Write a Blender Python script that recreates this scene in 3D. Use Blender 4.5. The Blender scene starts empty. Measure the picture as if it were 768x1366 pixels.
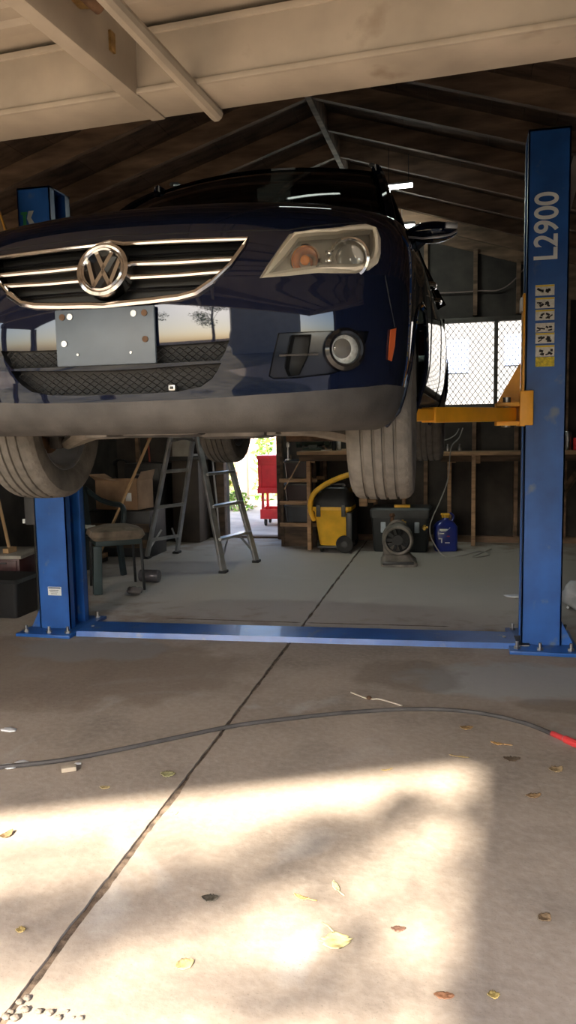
import bpy, bmesh, math, random
from mathutils import Vector, Matrix, noise
from math import sin, cos, tan, pi, radians, atan2, sqrt
random.seed(7)
SC = bpy.context.scene
COL = SC.collection

# ------------------------------------------------------------------ camera
H = 1.35
FPX = 1026.0
_p, _r, _y = radians(-6.3), radians(1.05), radians(13.0)
CF = Vector((-sin(_y)*cos(_p), cos(_y)*cos(_p), sin(_p)))
_R0 = Vector((cos(_y), sin(_y), 0)); _U0 = _R0.cross(CF)
CR = _R0*cos(_r) - _U0*sin(_r)
CU = _U0*cos(_r) + _R0*sin(_r)
CC = Vector((0, 0, H))
cd = bpy.data.cameras.new('camera'); cam = bpy.data.objects.new('camera', cd); COL.objects.link(cam)
cd.sensor_fit = 'VERTICAL'; cd.sensor_height = 36.0; cd.lens = FPX/1366*36.0
cd.clip_start = 0.02; cd.clip_end = 200
M = Matrix((CR, CU, -CF)).transposed().to_4x4(); M.translation = CC
cam.matrix_world = M
SC.camera = cam

def ray(x, y):
    return (CF*FPX + CR*(x-384) - CU*(y-683)).normalized()
def at(x, y, z=0.0):
    d = ray(x, y); t = (z-CC.z)/d.z; return CC + d*t
def aty(x, y, Y):
    d = ray(x, y); t = (Y-CC.y)/d.y; return CC + d*t

# ------------------------------------------------------------------ materials
MATS = {}
def mat(name, col, rough=.6, metal=0., var=.18, scale=6., bump=0., bscale=40., coat=0., emit=None, spec=.5, stretch=None, dirt=None):
    if name in MATS: return MATS[name]
    m = bpy.data.materials.new(name); m.use_nodes = True
    nt = m.node_tree; N = nt.nodes; L = nt.links
    b = N['Principled BSDF']
    tc = N.new('ShaderNodeTexCoord')
    src = tc.outputs['Object']
    if stretch:
        mp = N.new('ShaderNodeMapping'); mp.inputs['Scale'].default_value = stretch
        L.new(src, mp.inputs[0]); src = mp.outputs[0]
    nz = N.new('ShaderNodeTexNoise'); nz.inputs['Scale'].default_value = scale; nz.inputs['Detail'].default_value = 6
    L.new(src, nz.inputs['Vector'])
    cr = N.new('ShaderNodeValToRGB')
    a = [max(0, c*(1-var*1.6)) for c in col[:3]] + [1]; c2 = [min(1, c*(1+var*1.2)) for c in col[:3]] + [1]
    cr.color_ramp.elements[0].position = .32; cr.color_ramp.elements[1].position = .68
    cr.color_ramp.elements[0].color = a; cr.color_ramp.elements[1].color = c2
    L.new(nz.outputs['Fac'], cr.inputs[0])
    out = cr.outputs[0]
    if dirt:
        n2 = N.new('ShaderNodeTexNoise'); n2.inputs['Scale'].default_value = dirt[1]; n2.inputs['Detail'].default_value = 8
        L.new(tc.outputs['Object'], n2.inputs['Vector'])
        r2 = N.new('ShaderNodeValToRGB'); r2.color_ramp.elements[0].position = dirt[2]; r2.color_ramp.elements[1].position = dirt[2]+.12
        L.new(n2.outputs['Fac'], r2.inputs[0])
        mx = N.new('ShaderNodeMixRGB'); mx.inputs[2].default_value = (*dirt[0], 1)
        L.new(r2.outputs[0], mx.inputs[0]); L.new(out, mx.inputs[1]); out = mx.outputs[0]
    L.new(out, b.inputs['Base Color'])
    b.inputs['Roughness'].default_value = rough; b.inputs['Metallic'].default_value = metal
    b.inputs['Specular IOR Level'].default_value = spec
    if coat:
        b.inputs['Coat Weight'].default_value = coat; b.inputs['Coat Roughness'].default_value = .03
    if emit:
        b.inputs['Emission Color'].default_value = (*emit[:3], 1); b.inputs['Emission Strength'].default_value = emit[3]
    if bump:
        n3 = N.new('ShaderNodeTexNoise'); n3.inputs['Scale'].default_value = bscale; n3.inputs['Detail'].default_value = 5
        L.new(src, n3.inputs['Vector'])
        bp = N.new('ShaderNodeBump'); bp.inputs['Strength'].default_value = bump; bp.inputs['Distance'].default_value = .01
        L.new(n3.outputs['Fac'], bp.inputs['Height']); L.new(bp.outputs[0], b.inputs['Normal'])
    MATS[name] = m
    return m
def glass(name, tint, refl=.04, rough=.02, haze=0.):
    if name in MATS: return MATS[name]
    m = bpy.data.materials.new(name); m.use_nodes = True
    nt = m.node_tree; N = nt.nodes; L = nt.links
    N.remove(N['Principled BSDF']); o = N['Material Output']
    t = N.new('ShaderNodeBsdfTransparent'); t.inputs[0].default_value = (*tint, 1)
    g = N.new('ShaderNodeBsdfGlossy'); g.inputs['Roughness'].default_value = rough
    fr = N.new('ShaderNodeFresnel'); fr.inputs[0].default_value = 1.5
    mx = N.new('ShaderNodeMixShader')
    L.new(fr.outputs[0], mx.inputs[0]); L.new(t.outputs[0], mx.inputs[1]); L.new(g.outputs[0], mx.inputs[2])
    out = mx.outputs[0]
    if haze:      # aged, cloudy plastic
        df = N.new('ShaderNodeBsdfDiffuse'); df.inputs[0].default_value = (.62, .56, .47, 1)
        m2 = N.new('ShaderNodeMixShader'); m2.inputs[0].default_value = haze
        L.new(out, m2.inputs[1]); L.new(df.outputs[0], m2.inputs[2]); out = m2.outputs[0]
    L.new(out, o.inputs[0]); MATS[name] = m
    return m

# ------------------------------------------------------------------ mesh helpers
class MB:
    def __init__(s): s.bm = bmesh.new(); s.mi = 0
    def m(s, i): s.mi = i; return s
    def face(s, vs):
        try:
            f = s.bm.faces.new(vs); f.material_index = s.mi; return f
        except ValueError: return None
    def poly(s, pts): return s.face([s.bm.verts.new(p) for p in pts])
    def box(s, c, sz, rot=None, bev=0.):
        """box with optional chamfer; rot = Matrix 3x3 / (rx,ry,rz)"""
        t = bmesh.new(); bmesh.ops.create_cube(t, size=1)
        for v in t.verts: v.co = Vector((v.co.x*sz[0], v.co.y*sz[1], v.co.z*sz[2]))
        if bev: bmesh.ops.bevel(t, geom=t.edges[:], offset=min(bev, min(sz)*.45), segments=2, profile=.6, affect='EDGES')
        if rot is not None:
            R = rot if isinstance(rot, Matrix) else (Matrix.Rotation(rot[2],3,'Z') @ Matrix.Rotation(rot[1],3,'Y') @ Matrix.Rotation(rot[0],3,'X'))
            for v in t.verts: v.co = R @ v.co
        for v in t.verts: v.co += Vector(c)
        s.join(t); t.free(); return s
    def bx(s, x0, x1, y0, y1, z0, z1, bev=0.):
        return s.box(((x0+x1)/2, (y0+y1)/2, (z0+z1)/2), (abs(x1-x0), abs(y1-y0), abs(z1-z0)), None, bev)
    def join(s, t):
        mp = {v: s.bm.verts.new(v.co) for v in t.verts}
        for f in t.faces: s.face([mp[v] for v in f.verts])
    def beam(s, a, b, w, h, up=(0,0,1), bev=0.):
        a, b = Vector(a), Vector(b); d = b-a; l = d.length; d.normalize()
        u = Vector(up); x = d.cross(u)
        if x.length < 1e-4: x = d.cross(Vector((1,0,0)))
        x.normalize(); z = x.cross(d).normalized()
        R = Matrix((x, d, z)).transposed()
        return s.box((a+b)/2, (w, l, h), R, bev)
    def cyl(s, p0, p1, r0, r1=None, seg=16, cap=True):
        return s.tube([p0, p1], [r0, r0 if r1 is None else r1], seg, cap)
    def tube(s, pts, r, seg=8, cap=True, closed=False):
        pts = [Vector(p) for p in pts]; n = len(pts)
        rr = r if isinstance(r, (list, tuple)) else [r]*n
        rings = []; prev = None
        for i in range(n):
            if closed: d = pts[(i+1) % n]-pts[i-1]
            else: d = pts[min(i+1, n-1)]-pts[max(i-1, 0)]
            d.normalize()
            if prev is None:
                x = d.cross(Vector((0,0,1)))
                if x.length < .05: x = d.cross(Vector((1,0,0)))
            else: x = prev - d*prev.dot(d)
            x.normalize(); prev = x; y = d.cross(x)
            rings.append([s.bm.verts.new(pts[i] + (x*cos(2*pi*k/seg)+y*sin(2*pi*k/seg))*rr[i]) for k in range(seg)])
        for i in range(n if closed else n-1):
            a, b = rings[i], rings[(i+1) % n]
            for k in range(seg): s.face([a[k], a[(k+1) % seg], b[(k+1) % seg], b[k]])
        if cap and not closed:
            s.face(rings[0][::-1]); s.face(rings[-1])
        return s
    def lathe(s, prof, o=(0,0,0), axis='Z', seg=32, cap=True, close=False):
        """prof = [(radius, height)]"""
        o = Vector(o)
        def P(r, h, a):
            c, q = r*cos(a), r*sin(a)
            return o + (Vector((c, q, h)) if axis == 'Z' else Vector((h, c, q)) if axis == 'X' else Vector((q, h, c)))
        rings = [[s.bm.verts.new(P(max(r, 1e-4), h, 2*pi*k/seg)) for k in range(seg)] for r, h in prof]
        n = len(rings)
        for i in range(n if close else n-1):
            a, b = rings[i], rings[(i+1) % n]
            for k in range(seg): s.face([a[k], a[(k+1) % seg], b[(k+1) % seg], b[k]])
        if cap and not close:
            s.face(rings[0][::-1]); s.face(rings[-1])
        return s
    def prism(s, poly, d, off=(0,0,0), fr=None):
        """poly: list of 3d points; d: extrude vector"""
        d = Vector(d)
        a = [s.bm.verts.new(Vector(p)) for p in poly]; b = [s.bm.verts.new(Vector(p)+d) for p in poly]
        s.face(a[::-1]); s.face(b)
        n = len(a)
        for i in range(n): s.face([a[i], a[(i+1) % n], b[(i+1) % n], b[i]])
        return s
    def grid(s, rows):
        vs = [[s.bm.verts.new(p) for p in r] for r in rows]
        for i in range(len(vs)-1):
            for j in range(len(vs[0])-1): s.face([vs[i][j], vs[i][j+1], vs[i+1][j+1], vs[i+1][j]])
        return vs
    def sphere(s, c, r, seg=16, rings=10, sc=(1,1,1)):
        c = Vector(c)
        pr = []
        vs = []
        for i in range(rings+1):
            a = pi*i/rings
            vs.append([s.bm.verts.new(c+Vector((max(sin(a),1e-3)*cos(2*pi*k/seg)*r*sc[0], max(sin(a),1e-3)*sin(2*pi*k/seg)*r*sc[1], cos(a)*r*sc[2]))) for k in range(seg)])
        for i in range(rings):
            for k in range(seg): s.face([vs[i][k], vs[i+1][k], vs[i+1][(k+1)%seg], vs[i][(k+1)%seg]])
        return s
    def build(s, name, mats, parent=None, world=False, ang=35, recalc=True):
        if recalc: bmesh.ops.recalc_face_normals(s.bm, faces=s.bm.faces[:])
        me = bpy.data.meshes.new(name); s.bm.to_mesh(me); s.bm.free()
        return link(name, me, mats, parent, world, ang)
def link(name, me, mats, parent=None, world=False, ang=35):
    if not isinstance(mats, (list, tuple)): mats = [mats]
    for m in mats: me.materials.append(m)
    me.polygons.foreach_set('use_smooth', [True]*len(me.polygons))
    if ang: me.set_sharp_from_angle(angle=radians(ang))
    o = bpy.data.objects.new(name, me); COL.objects.link(o)
    if parent is not None:
        o.parent = parent
        if world: o.matrix_parent_inverse = Matrix.Translation(-parent.location)
    return o
def tag(o, label=None, cat=None, group=None, kind=None):
    if label: o['label'] = label
    if cat: o['category'] = cat
    if group: o['group'] = group
    if kind: o['kind'] = kind
    return o
def empty(name, loc, rz=0, label=None, cat=None, group=None):
    o = bpy.data.objects.new(name, None); COL.objects.link(o)
    o.location = loc; o.rotation_euler = (0, 0, rz); o.empty_display_size = .1
    return tag(o, label, cat, group)
def struct(o, label=None): return tag(o, label, None, None, 'structure')
def text_mesh(body, size, depth=.001, bold=0.):
    cu = bpy.data.curves.new('t', 'FONT'); cu.body = body; cu.size = size; cu.extrude = depth; cu.offset = bold
    cu.align_x = 'CENTER'; cu.align_y = 'CENTER'
    o = bpy.data.objects.new('t', cu); COL.objects.link(o)
    dg = bpy.context.evaluated_depsgraph_get()
    me = bpy.data.meshes.new_from_object(o.evaluated_get(dg))
    bpy.data.objects.remove(o); bpy.data.curves.remove(cu)
    return me
def copy_tree(o, parent=None):
    c = o.copy(); COL.objects.link(c)
    if parent is not None: c.parent = parent
    for ch in list(o.children): copy_tree(ch, c)
    return c
def inpoly(x, y, P):
    r = False; j = len(P)-1
    for i in range(len(P)):
        if (P[i][1] > y) != (P[j][1] > y) and x < (P[j][0]-P[i][0])*(y-P[i][1])/(P[j][1]-P[i][1])+P[i][0]: r = not r
        j = i
    return r

# ------------------------------------------------------------------ palette
concrete = None
M_paint = mat('navy_paint', (.004, .0062, .017), .42, .0, .05, 3, coat=1., spec=0.)
M_hoodp = M_paint
M_chrome = mat('chrome', (.62, .58, .54), .16, 1., .06, 20)
M_blackpl = mat('black_plastic', (.012, .012, .013), .45, 0, .2, 20)
M_gloss = mat('gloss_black', (.006, .006, .007), .12, 0, .1, 10)
M_greypl = mat('grey_plastic', (.043, .039, .036), .62, 0, .25, 9, .15, 200)
M_rubber = mat('tyre_rubber', (.105, .092, .078), .85, 0, .22, 14, .3, 60)
M_rubberd = mat('dark_rubber', (.02, .02, .02), .8, 0, .2, 14)
M_blue = mat('lift_blue', (.014, .090, .33), .42, 0, .16, 5, .04, 60, dirt=((.10, .14, .22), 9, .62), coat=.15)
M_blued = mat('lift_blue_inside', (.012, .05, .20), .5, 0, .2, 5)
M_orange = mat('arm_orange', (.92, .42, .025), .45, 0, .10, 7, dirt=((.35, .16, .04), 6, .66))
M_steel = mat('steel', (.38, .37, .36), .38, 1., .2, 12)
M_alu = mat('aluminium', (.50, .51, .52), .45, .85, .15, 10)
M_under = mat('underbody', (.07, .06, .05), .75, .1, .35, 8, .3, 30)
M_rust = mat('rusty_metal', (.14, .075, .04), .7, .4, .4, 15, .2, 40)
M_wood = mat('bench_wood', (.36, .22, .12), .7, 0, .25, 5, .2, 20, stretch=(1, 6, 6))
M_darkwood = mat('dark_wood', (.095, .060, .038), .8, 0, .35, 3, .3, 15, stretch=(1, 5, 5))
M_raft = mat('rafter_wood', (.17, .105, .065), .8, 0, .35, 3, .3, 15, stretch=(1, 5, 5))
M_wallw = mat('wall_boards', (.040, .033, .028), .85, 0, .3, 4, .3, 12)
M_door = mat('door_paint', (.405, .335, .255), .65, 0, .13, 4, .05, 30, dirt=((.24, .17, .11), 3.5, .66))
M_yellow = mat('yellow_plastic', (.82, .46, .03), .5, 0, .10, 7)
M_red = mat('red_paint', (.72, .03, .035), .4, 0, .1, 6)
M_white = mat('white_plastic', (.7, .7, .68), .5, 0, .06, 8)
M_card = mat('cardboard', (.36, .22, .125), .8, 0, .15, 6)
M_letter = mat('letter_white', (.80, .80, .76), .5, 0, .05, 10)
M_stkyel = mat('sticker_yellow', (.75, .55, .03), .5, 0, .08, 10)
M_black = mat('black', (.008, .008, .008), .6, 0, .1, 10)
M_amber = mat('amber', (.75, .22, .02), .2, 0, .1, 20)
M_lens = glass('lens_glass', (.93, .93, .90), haze=.10)
M_wind = glass('windscreen_glass', (.30, .34, .32))
M_pane = glass('pane', (.95, .96, .96))


# ================================================================== CAR
CAR_LOC = Vector((-1.072, 2.22, 1.13)); CAR_RZ = radians(-0.6)
car = empty('suv', CAR_LOC, CAR_RZ, 'dark navy blue SUV with chrome grille raised high on the two-post lift', 'car')
_ci = Matrix.Rotation(-CAR_RZ, 3, 'Z')
#        z    y0    W     D    n
PROF = [(.205, .120, .775, .60, 2.5), (.225, .075, .812, .58, 2.6), (.26, .045, .835, .56, 2.7), (.30, .030, .85, .55, 2.7), (.36, .022, .865, .55, 2.7),
        (.45, .004, .880, .55, 2.7), (.55, .0, .886, .56, 2.7), (.64, .004, .889, .56, 2.6), (.70, .013, .890, .56, 2.6),
        (.76, .035, .889, .56, 2.55), (.82, .068, .884, .56, 2.5), (.86, .10, .874, .56, 2.45), (.90, .155, .857, .55, 2.4),
        (.94, .235, .842, .54, 2.3), (.976, .345, .802, .53, 2.3), (1.008, .49, .752, .50, 2.2), (1.031, .66, .70, .46, 2.2), (1.052, .86, .65, .42, 2.2), (1.068, 1.06, .62, .40, 2.2)]
def _fine():
    P = [Vector(p[:2]) for p in PROF]; out = []
    n = len(PROF)
    for i in range(n-1):
        k = 3 if PROF[i][0] < .9 else 5
        if PROF[i+1][0]-PROF[i][0] > .05: k = 5
        p0, p1, p2, p3 = PROF[max(i-1, 0)], PROF[i], PROF[i+1], PROF[min(i+2, n-1)]
        for j in range(k):
            t = j/k
            row = []
            for c in range(5):
                m1 = (p2[c]-p0[c])/2; m2 = (p3[c]-p1[c])/2
                h = (2*t**3-3*t*t+1)*p1[c]+(t**3-2*t*t+t)*m1+(-2*t**3+3*t*t)*p2[c]+(t**3-t*t)*m2
                row.append(h)
            out.append(row)
    out.append(list(PROF[-1])); return out
FINE = _fine()
def prof_at(z):
    if z <= FINE[0][0]: return FINE[0][1:]
    for a, b in zip(FINE, FINE[1:]):
        if z <= b[0]:
            t = (z-a[0])/max(b[0]-a[0], 1e-6)
            return [a[c]+(b[c]-a[c])*t for c in range(1, 5)]
    return FINE[-1][1:]
def ysurf(x, z):
    y0, W, D, n = prof_at(z); q = abs(x)/W
    if q >= 1: return y0+D+(q-1)*2
    return y0 + D*(1-(1-q**n)**(1/n))
def carpix(px, py, dy=0.):
    """where the sight line through a photo point meets the car's front skin (car frame)"""
    o = _ci @ (CC-CAR_LOC); d = _ci @ ray(px, py)
    t = 1.6; last = None
    while t < 4.5:
        p = o+d*t
        g = p.y-ysurf(p.x, p.z) if p.z < 1.07 else (p.y-1.1)
        if g > 0:
            a, b = t-.02, t
            for _ in range(25):
                m = (a+b)/2; q = o+d*m
                if q.y-ysurf(q.x, q.z) > 0: b = m
                else: a = m
            p = o+d*b
            return Vector((p.x, p.y+dy, p.z))
        t += .02
    return None
def trace(pts): return [carpix(*p) for p in pts]
def onskin(x, z, dy=0.): return Vector((x, ysurf(x, z)+dy, z))
def mir(pts): return [Vector((-p.x, p.y, p.z)) for p in pts]
def sst(a, b, t):
    t = min(1, max(0, (t-a)/(b-a))); return t*t*(3-2*t)

# ---- the skin: closed rings, front corner, sides, tail
def skin():
    bm = bmesh.new(); NA, NS, NR = 34, 66, 14
    rows = []
    for k, (z, y0, W, D, n) in enumerate(FINE):
        zd = z if z < .90 else .90+(z-.90)*.85
        Wd = W if z < .86 else .888-.060*((z-.86)/.215)
        yb = 3.98
        half = []
        for i in range(NA+1):
            a = (i/NA)*pi/2
            x = W*sin(a)**(2/n); y = y0+D*(1-max(cos(a), 0)**(2/n))
            half.append(Vector((x, y, z)))
        ys = y0+D
        for j in range(1, NS+1):
            y = ys+(yb-ys)*j/NS
            b = sst(.95, 1.5, y); xw = W+(Wd-W)*b
            if z < .86: xw += .018*sst(.6, 1.0, y)*(1-sst(3.4, 4.2, y))*sst(.3, .5, z)
            zz = z+(zd-z)*b
            if zz < .36:
                lf = sst(1.22, 1.34, y)*(1-sst(3.05, 3.17, y)); zz = zz+(.345+(zz-.205)*.1-zz)*lf
            half.append(Vector((xw, y, zz)))
        for i in range(1, NR+1):
            a = pi/2*(1-i/NR)
            half.append(Vector((half[-1].x if i == 0 else max(Wd*sin(a)**(2/2.8), 0), yb+.44*max(cos(a), 0)**(2/2.8), zd)))
        half[0].x = 0
        ring = half + [Vector((-p.x, p.y, p.z)) for p in half[-2:0:-1]]
        rows.append([bm.verts.new(p) for p in ring])
    n = len(rows[0])
    for a, b in zip(rows, rows[1:]):
        for j in range(n): bm.faces.new([a[j], a[(j+1) % n], b[(j+1) % n], b[j]])
    # cowl deck between left and right of the last ring, as far as the windscreen foot
    top = rows[-1]
    for j in range(0, NA+8):
        A, B = top[j], top[j+1]
        C = top[-j] if j else top[0]; D_ = top[-(j+1)]
        vs = [A, B, D_] if j == 0 else [A, B, D_, C]
        bm.faces.new(vs)
    bmesh.ops.recalc_face_normals(bm, faces=bm.faces[:])
    return bm
def cut(bm, P, axis, ok):
    """score the skin along polygon P (2-D) pushed through along `axis`"""
    ax = Vector((0,1,0)) if axis == 'y' else Vector((1,0,0))
    def to2(c): return (c.x, c.z) if axis == 'y' else (c.y, c.z)
    n = len(P)
    for i in range(n):
        a, b = P[i], P[(i+1) % n]
        d = (b[0]-a[0], b[1]-a[1]); l = sqrt(d[0]**2+d[1]**2)
        if l < 1e-5: continue
        no = Vector((-d[1]/l, 0, d[0]/l)) if axis == 'y' else Vector((0, -d[1]/l, d[0]/l))
        co = Vector((a[0], 0, a[1])) if axis == 'y' else Vector((0, a[0], a[1]))
        lo = (min(a[0], b[0])-.002, min(a[1], b[1])-.002); hi = (max(a[0], b[0])+.002, max(a[1], b[1])+.002)
        fs = []
        for f in bm.faces:
            if not ok(f): continue
            q = [to2(v.co) for v in f.verts]
            if max(c[0] for c in q) < lo[0] or min(c[0] for c in q) > hi[0] or max(c[1] for c in q) < lo[1] or min(c[1] for c in q) > hi[1]: continue
            fs.append(f)
        if not fs: continue
        es = {e for f in fs for e in f.edges}; vs = {v for f in fs for v in f.verts}
        bmesh.ops.bisect_plane(bm, geom=fs+list(es)+list(vs), dist=1e-6, plane_co=co, plane_no=no)
def xz(pts): return [(p.x, p.z) for p in pts]

# outlines read off the photograph, laid on the skin
HEAD = trace([(346,371),(366,340),(386,312),(412,307),(440,304),(470,302),(492,302),(501,305),(505,316),(506,338),(503,350),(492,360),(474,365),(452,365),(425,364),(385,368)])
g_r = trace([(135,324),(166,326),(230,322),(290,320),(331,319),(325,329),(307,354),(284,376),(262,391),(240,397),(200,402),(160,406)])
GR = [p.copy() for p in g_r]; GR[0].x = .0
bz = GR[-1].z
GR = GR + [Vector((0, 0, bz-.004))]
for p in GR: p.y = ysurf(p.x, p.z)
GRILLE = GR + mir(GR[1:-1])[::-1]
UM = trace([(210,461),(260,458),(306,454),(300,470),(293,481),(250,483),(210,485)])
UMESH = UM + mir(UM)[::-1]
LM = trace([(150,494),(200,491),(250,487),(295,484),(290,495),(283,505),(268,516),(240,522),(200,525),(150,527)])
LMESH = LM + mir(LM)[::-1]
LIPT = trace([(150,537),(195,535),(250,533),(300,530),(350,526),(400,523),(450,519),(490,516),(515,513)])
LIPT[-1].x += .0
LIP = [(p.x, p.z) for p in LIPT] + [(.95, LIPT[-1].z-.002), (.95, .1)]
LIP = LIP + [(-x, z) for x, z in LIP][::-1]
HD = trace([(150,315),(230,312),(300,309),(350,308),(386,307),(412,303),(440,300),(470,298),(488,297)])
hx = HD[-1]
HOOD = [(p.x, p.z) for p in HD] + [(hx.x+.02, hx.z+.02), (hx.x+.015, 1.2)]
HOOD = HOOD + [(-x, z) for x, z in HOOD][::-1]
FOGP = trace([(371,444),(420,442),(470,441),(492,442),(484,470),(470,490),(440,500),(395,505),(365,506),(358,502)])
VENT = trace([(388,447),(414,446),(410,474),(398,500),(384,502),(380,492)])
MARK = trace([(520,440),(527,438),(525,462),(521,482),(517,480),(518,462)])
bm = skin()
front = lambda f: f.calc_center_median().y < .86 and f.calc_center_median().z < 1.07
for P in (xz(HEAD), xz(mir(HEAD)), xz(GRILLE), xz(UMESH), xz(LMESH), LIP, xz(FOGP), xz(mir(FOGP)), xz(VENT), xz(mir(VENT))):
    cut(bm, P, 'y', front)
cut(bm, HOOD, 'y', lambda f: f.calc_center_median().y < 1.3 and f.calc_center_median().z > .8)
WY = (.905, 3.51); WZ, WR = .31, .385
ARCH = [[(cy+WR*cos(2*pi*k/32), WZ+WR*1.0*sin(2*pi*k/32)) for k in range(32)] for cy in WY]
side = lambda f: abs(f.calc_center_median().x) > .6
for P in ARCH: cut(bm, P, 'x', side)
DOORS = [[(1.38,.362),(2.42,.362),(2.42,1.2),(1.38,1.2)], [(2.42,.362),(3.02,.362),(3.12,.50),(3.30,.72),(3.36,1.2),(2.42,1.2)]]
for P in DOORS: cut(bm, P, 'x', side)
bm.normal_update()
NRM = {}
def region(f):
    c = f.calc_center_median(); q = (c.x, c.z); s = (c.y, c.z); ax = abs(c.x)
    if ax > .55:
        for P in ARCH:
            if inpoly(s[0], s[1], P): return None
    if c.y < .9 and c.z < 1.07:
        if inpoly(ax, c.z, xz(HEAD)): return 'head_r' if c.x > 0 else 'head_l'
        if inpoly(*q, xz(GRILLE)): return 'grille'
        if inpoly(*q, xz(UMESH)): return 'umesh'
        if inpoly(*q, xz(LMESH)): return 'lmesh'
        if inpoly(ax, c.z, xz(VENT)): return 'vent_r' if c.x > 0 else 'vent_l'
        if inpoly(ax, c.z, xz(FOGP)): return 'fog_r' if c.x > 0 else 'fog_l'
        if inpoly(*q, LIP): return 'lip'
    if c.y < 1.12+.0 and inpoly(*q, HOOD): return 'hood'
    if c.y >= .6 and c.y < 1.3 and ax < hx.x+.01 and c.z > .93: return 'hood'
    if ax > .6 and 1.2 < c.y < 3.5:
        for i, P in enumerate(DOORS):
            if inpoly(s[0], s[1], P): return ('fdoor' if i == 0 else 'rdoor') + ('_r' if c.x > 0 else '_l')
    if c.z < .362 and c.y > .5: return 'sill'
    if c.y < .62: return 'bumper'
    return 'body'
REG = {}
for f in bm.faces:
    r = region(f)
    if r: REG.setdefault(r, []).append(f)
def patch(faces, name, mats, dy=0., walls=False, inset=None, parent=car, kind=None):
    """faces of the skin as a mesh of their own; walls=True sinks them by dy with side walls (a recess)"""
    vs = {}; me = bpy.data.meshes.new(name); co = []; nr = []; pf = []; mi = []
    fset = set(faces)
    for f in faces:
        ids = []
        for v in f.verts:
            if v not in vs:
                vs[v] = len(co); co.append(v.co+Vector((0, dy, 0))); nr.append(v.normal.copy())
            ids.append(vs[v])
        pf.append(ids); mi.append(0)
    if walls:
        for f in faces:
            for e in f.edges:
                if sum(1 for g in e.link_faces if g in fset) == 1:
                    a, b = e.verts; i = len(co)
                    co += [a.co.copy(), b.co.copy(), a.co+Vector((0, dy, 0)), b.co+Vector((0, dy, 0))]; nr += [Vector((0,-1,0))]*4
                    pf.append([i, i+1, i+3, i+2]); mi.append(1 if len(mats) > 1 else 0)
    me.from_pydata(co, [], pf)
    for m in mats: me.materials.append(m)
    me.polygons.foreach_set('material_index', mi)
    me.polygons.foreach_set('use_smooth', [True]*len(pf))
    me.update()
    if not walls: me.normals_split_custom_set_from_vertices([tuple(n) for n in nr])
    o = bpy.data.objects.new(name, me); COL.objects.link(o); o.parent = parent
    return o
def islands(faces):
    left = set(faces); out = []
    while left:
        st = [left.pop()]; comp = []
        while st:
            f = st.pop(); comp.append(f)
            for v in f.verts:
                for g in v.link_faces:
                    if g in left: left.remove(g); st.append(g)
        out.append(comp)
    return sorted(out, key=len, reverse=True)
for i_, comp in enumerate(islands(REG['body'])):
    if len(comp) > 3: patch(comp, 'body_shell' if i_ == 0 else 'fender_panel', [M_paint])
bumper = patch(REG['bumper'], 'bumper', [M_paint])
hood = patch(REG['hood'], 'bonnet', [M_paint])
lip = patch(REG['lip'], 'bumper_lip', [M_greypl]); tag(lip, 'grey unpainted plastic lower lip')
if 'sill' in REG: patch(REG['sill'], 'side_sill', [M_blackpl])
dr = {}
for k in ('fdoor_r', 'fdoor_l', 'rdoor_r', 'rdoor_l'):
    dr[k] = patch(REG[k], 'door', [M_paint])
    sx = 1 if k.endswith('r') else -1
    yh = 2.27 if k[0] == 'f' else 3.14; zh = .985 if k[0] == 'f' else 1.03
    b = MB(); xs = .848 if k[0] == 'f' else .840
    b.tube([(sx*(xs-.005), yh-.10, zh), (sx*(xs+.028), yh-.07, zh+.003), (sx*(xs+.034), yh, zh+.004), (sx*(xs+.028), yh+.06, zh+.003), (sx*(xs-.005), yh+.09, zh)], .012, 8)
    b.build('door_handle', [M_chrome], dr[k])
# recesses
grille = patch(REG['grille'], 'grille', [M_black, M_gloss], .055, True)
um = patch(REG['umesh'], 'upper_mesh_insert', [M_black, M_blackpl], .03, True)
lm = patch(REG['lmesh'], 'lower_mesh_insert', [M_black, M_blackpl], .045, True)
for s in 'rl':
    patch(REG['vent_'+s], 'side_vent', [M_black], .05, True)
# seams
def seam(b, pts, r=.0022): b.tube([Vector(p) for p in pts], r, 5)
b = MB()
hd = [onskin(p.x, p.z, .0006) for p in HD]
seam(b, mir(hd)[::-1] + hd, .003)
for s in (1, -1):
    sm = [carpix(x, y) for x, y in ((506,340),(514,372),(520,405),(526,436))]
    b.build('panel_seam', [M_black], car); b = MB()
    seam(b, [Vector((s*p.x, p.y+.0006, p.z)) for p in sm])
def xside(y, z):
    z0 = .90+(z-.90)/.85 if z > .90 else z
    if z0 < .86: return prof_at(z0)[1]+.018*sst(.6, 1.0, y)*(1-sst(3.4, 4.2, y))*sst(.3, .5, z0)
    return .888-.060*((z0-.86)/.215)
for s in (1, -1):
    for P in DOORS:
        pts = [(P[-1][0], 1.03)]
        for a, c in zip([(P[-1][0], 1.03)]+P[:-2], P[:-2]+[(P[-2][0], 1.03)]):
            for i in range(1, 13): pts.append((a[0]+(c[0]-a[0])*i/12, a[1]+(c[1]-a[1])*i/12))
        b.build('panel_seam', [M_black], car); b = MB()
        seam(b, [Vector((s*(xside(y, z)+.0005), y, z)) for y, z in pts], .0028)
b.build('panel_seam', [M_black], car)
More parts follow.
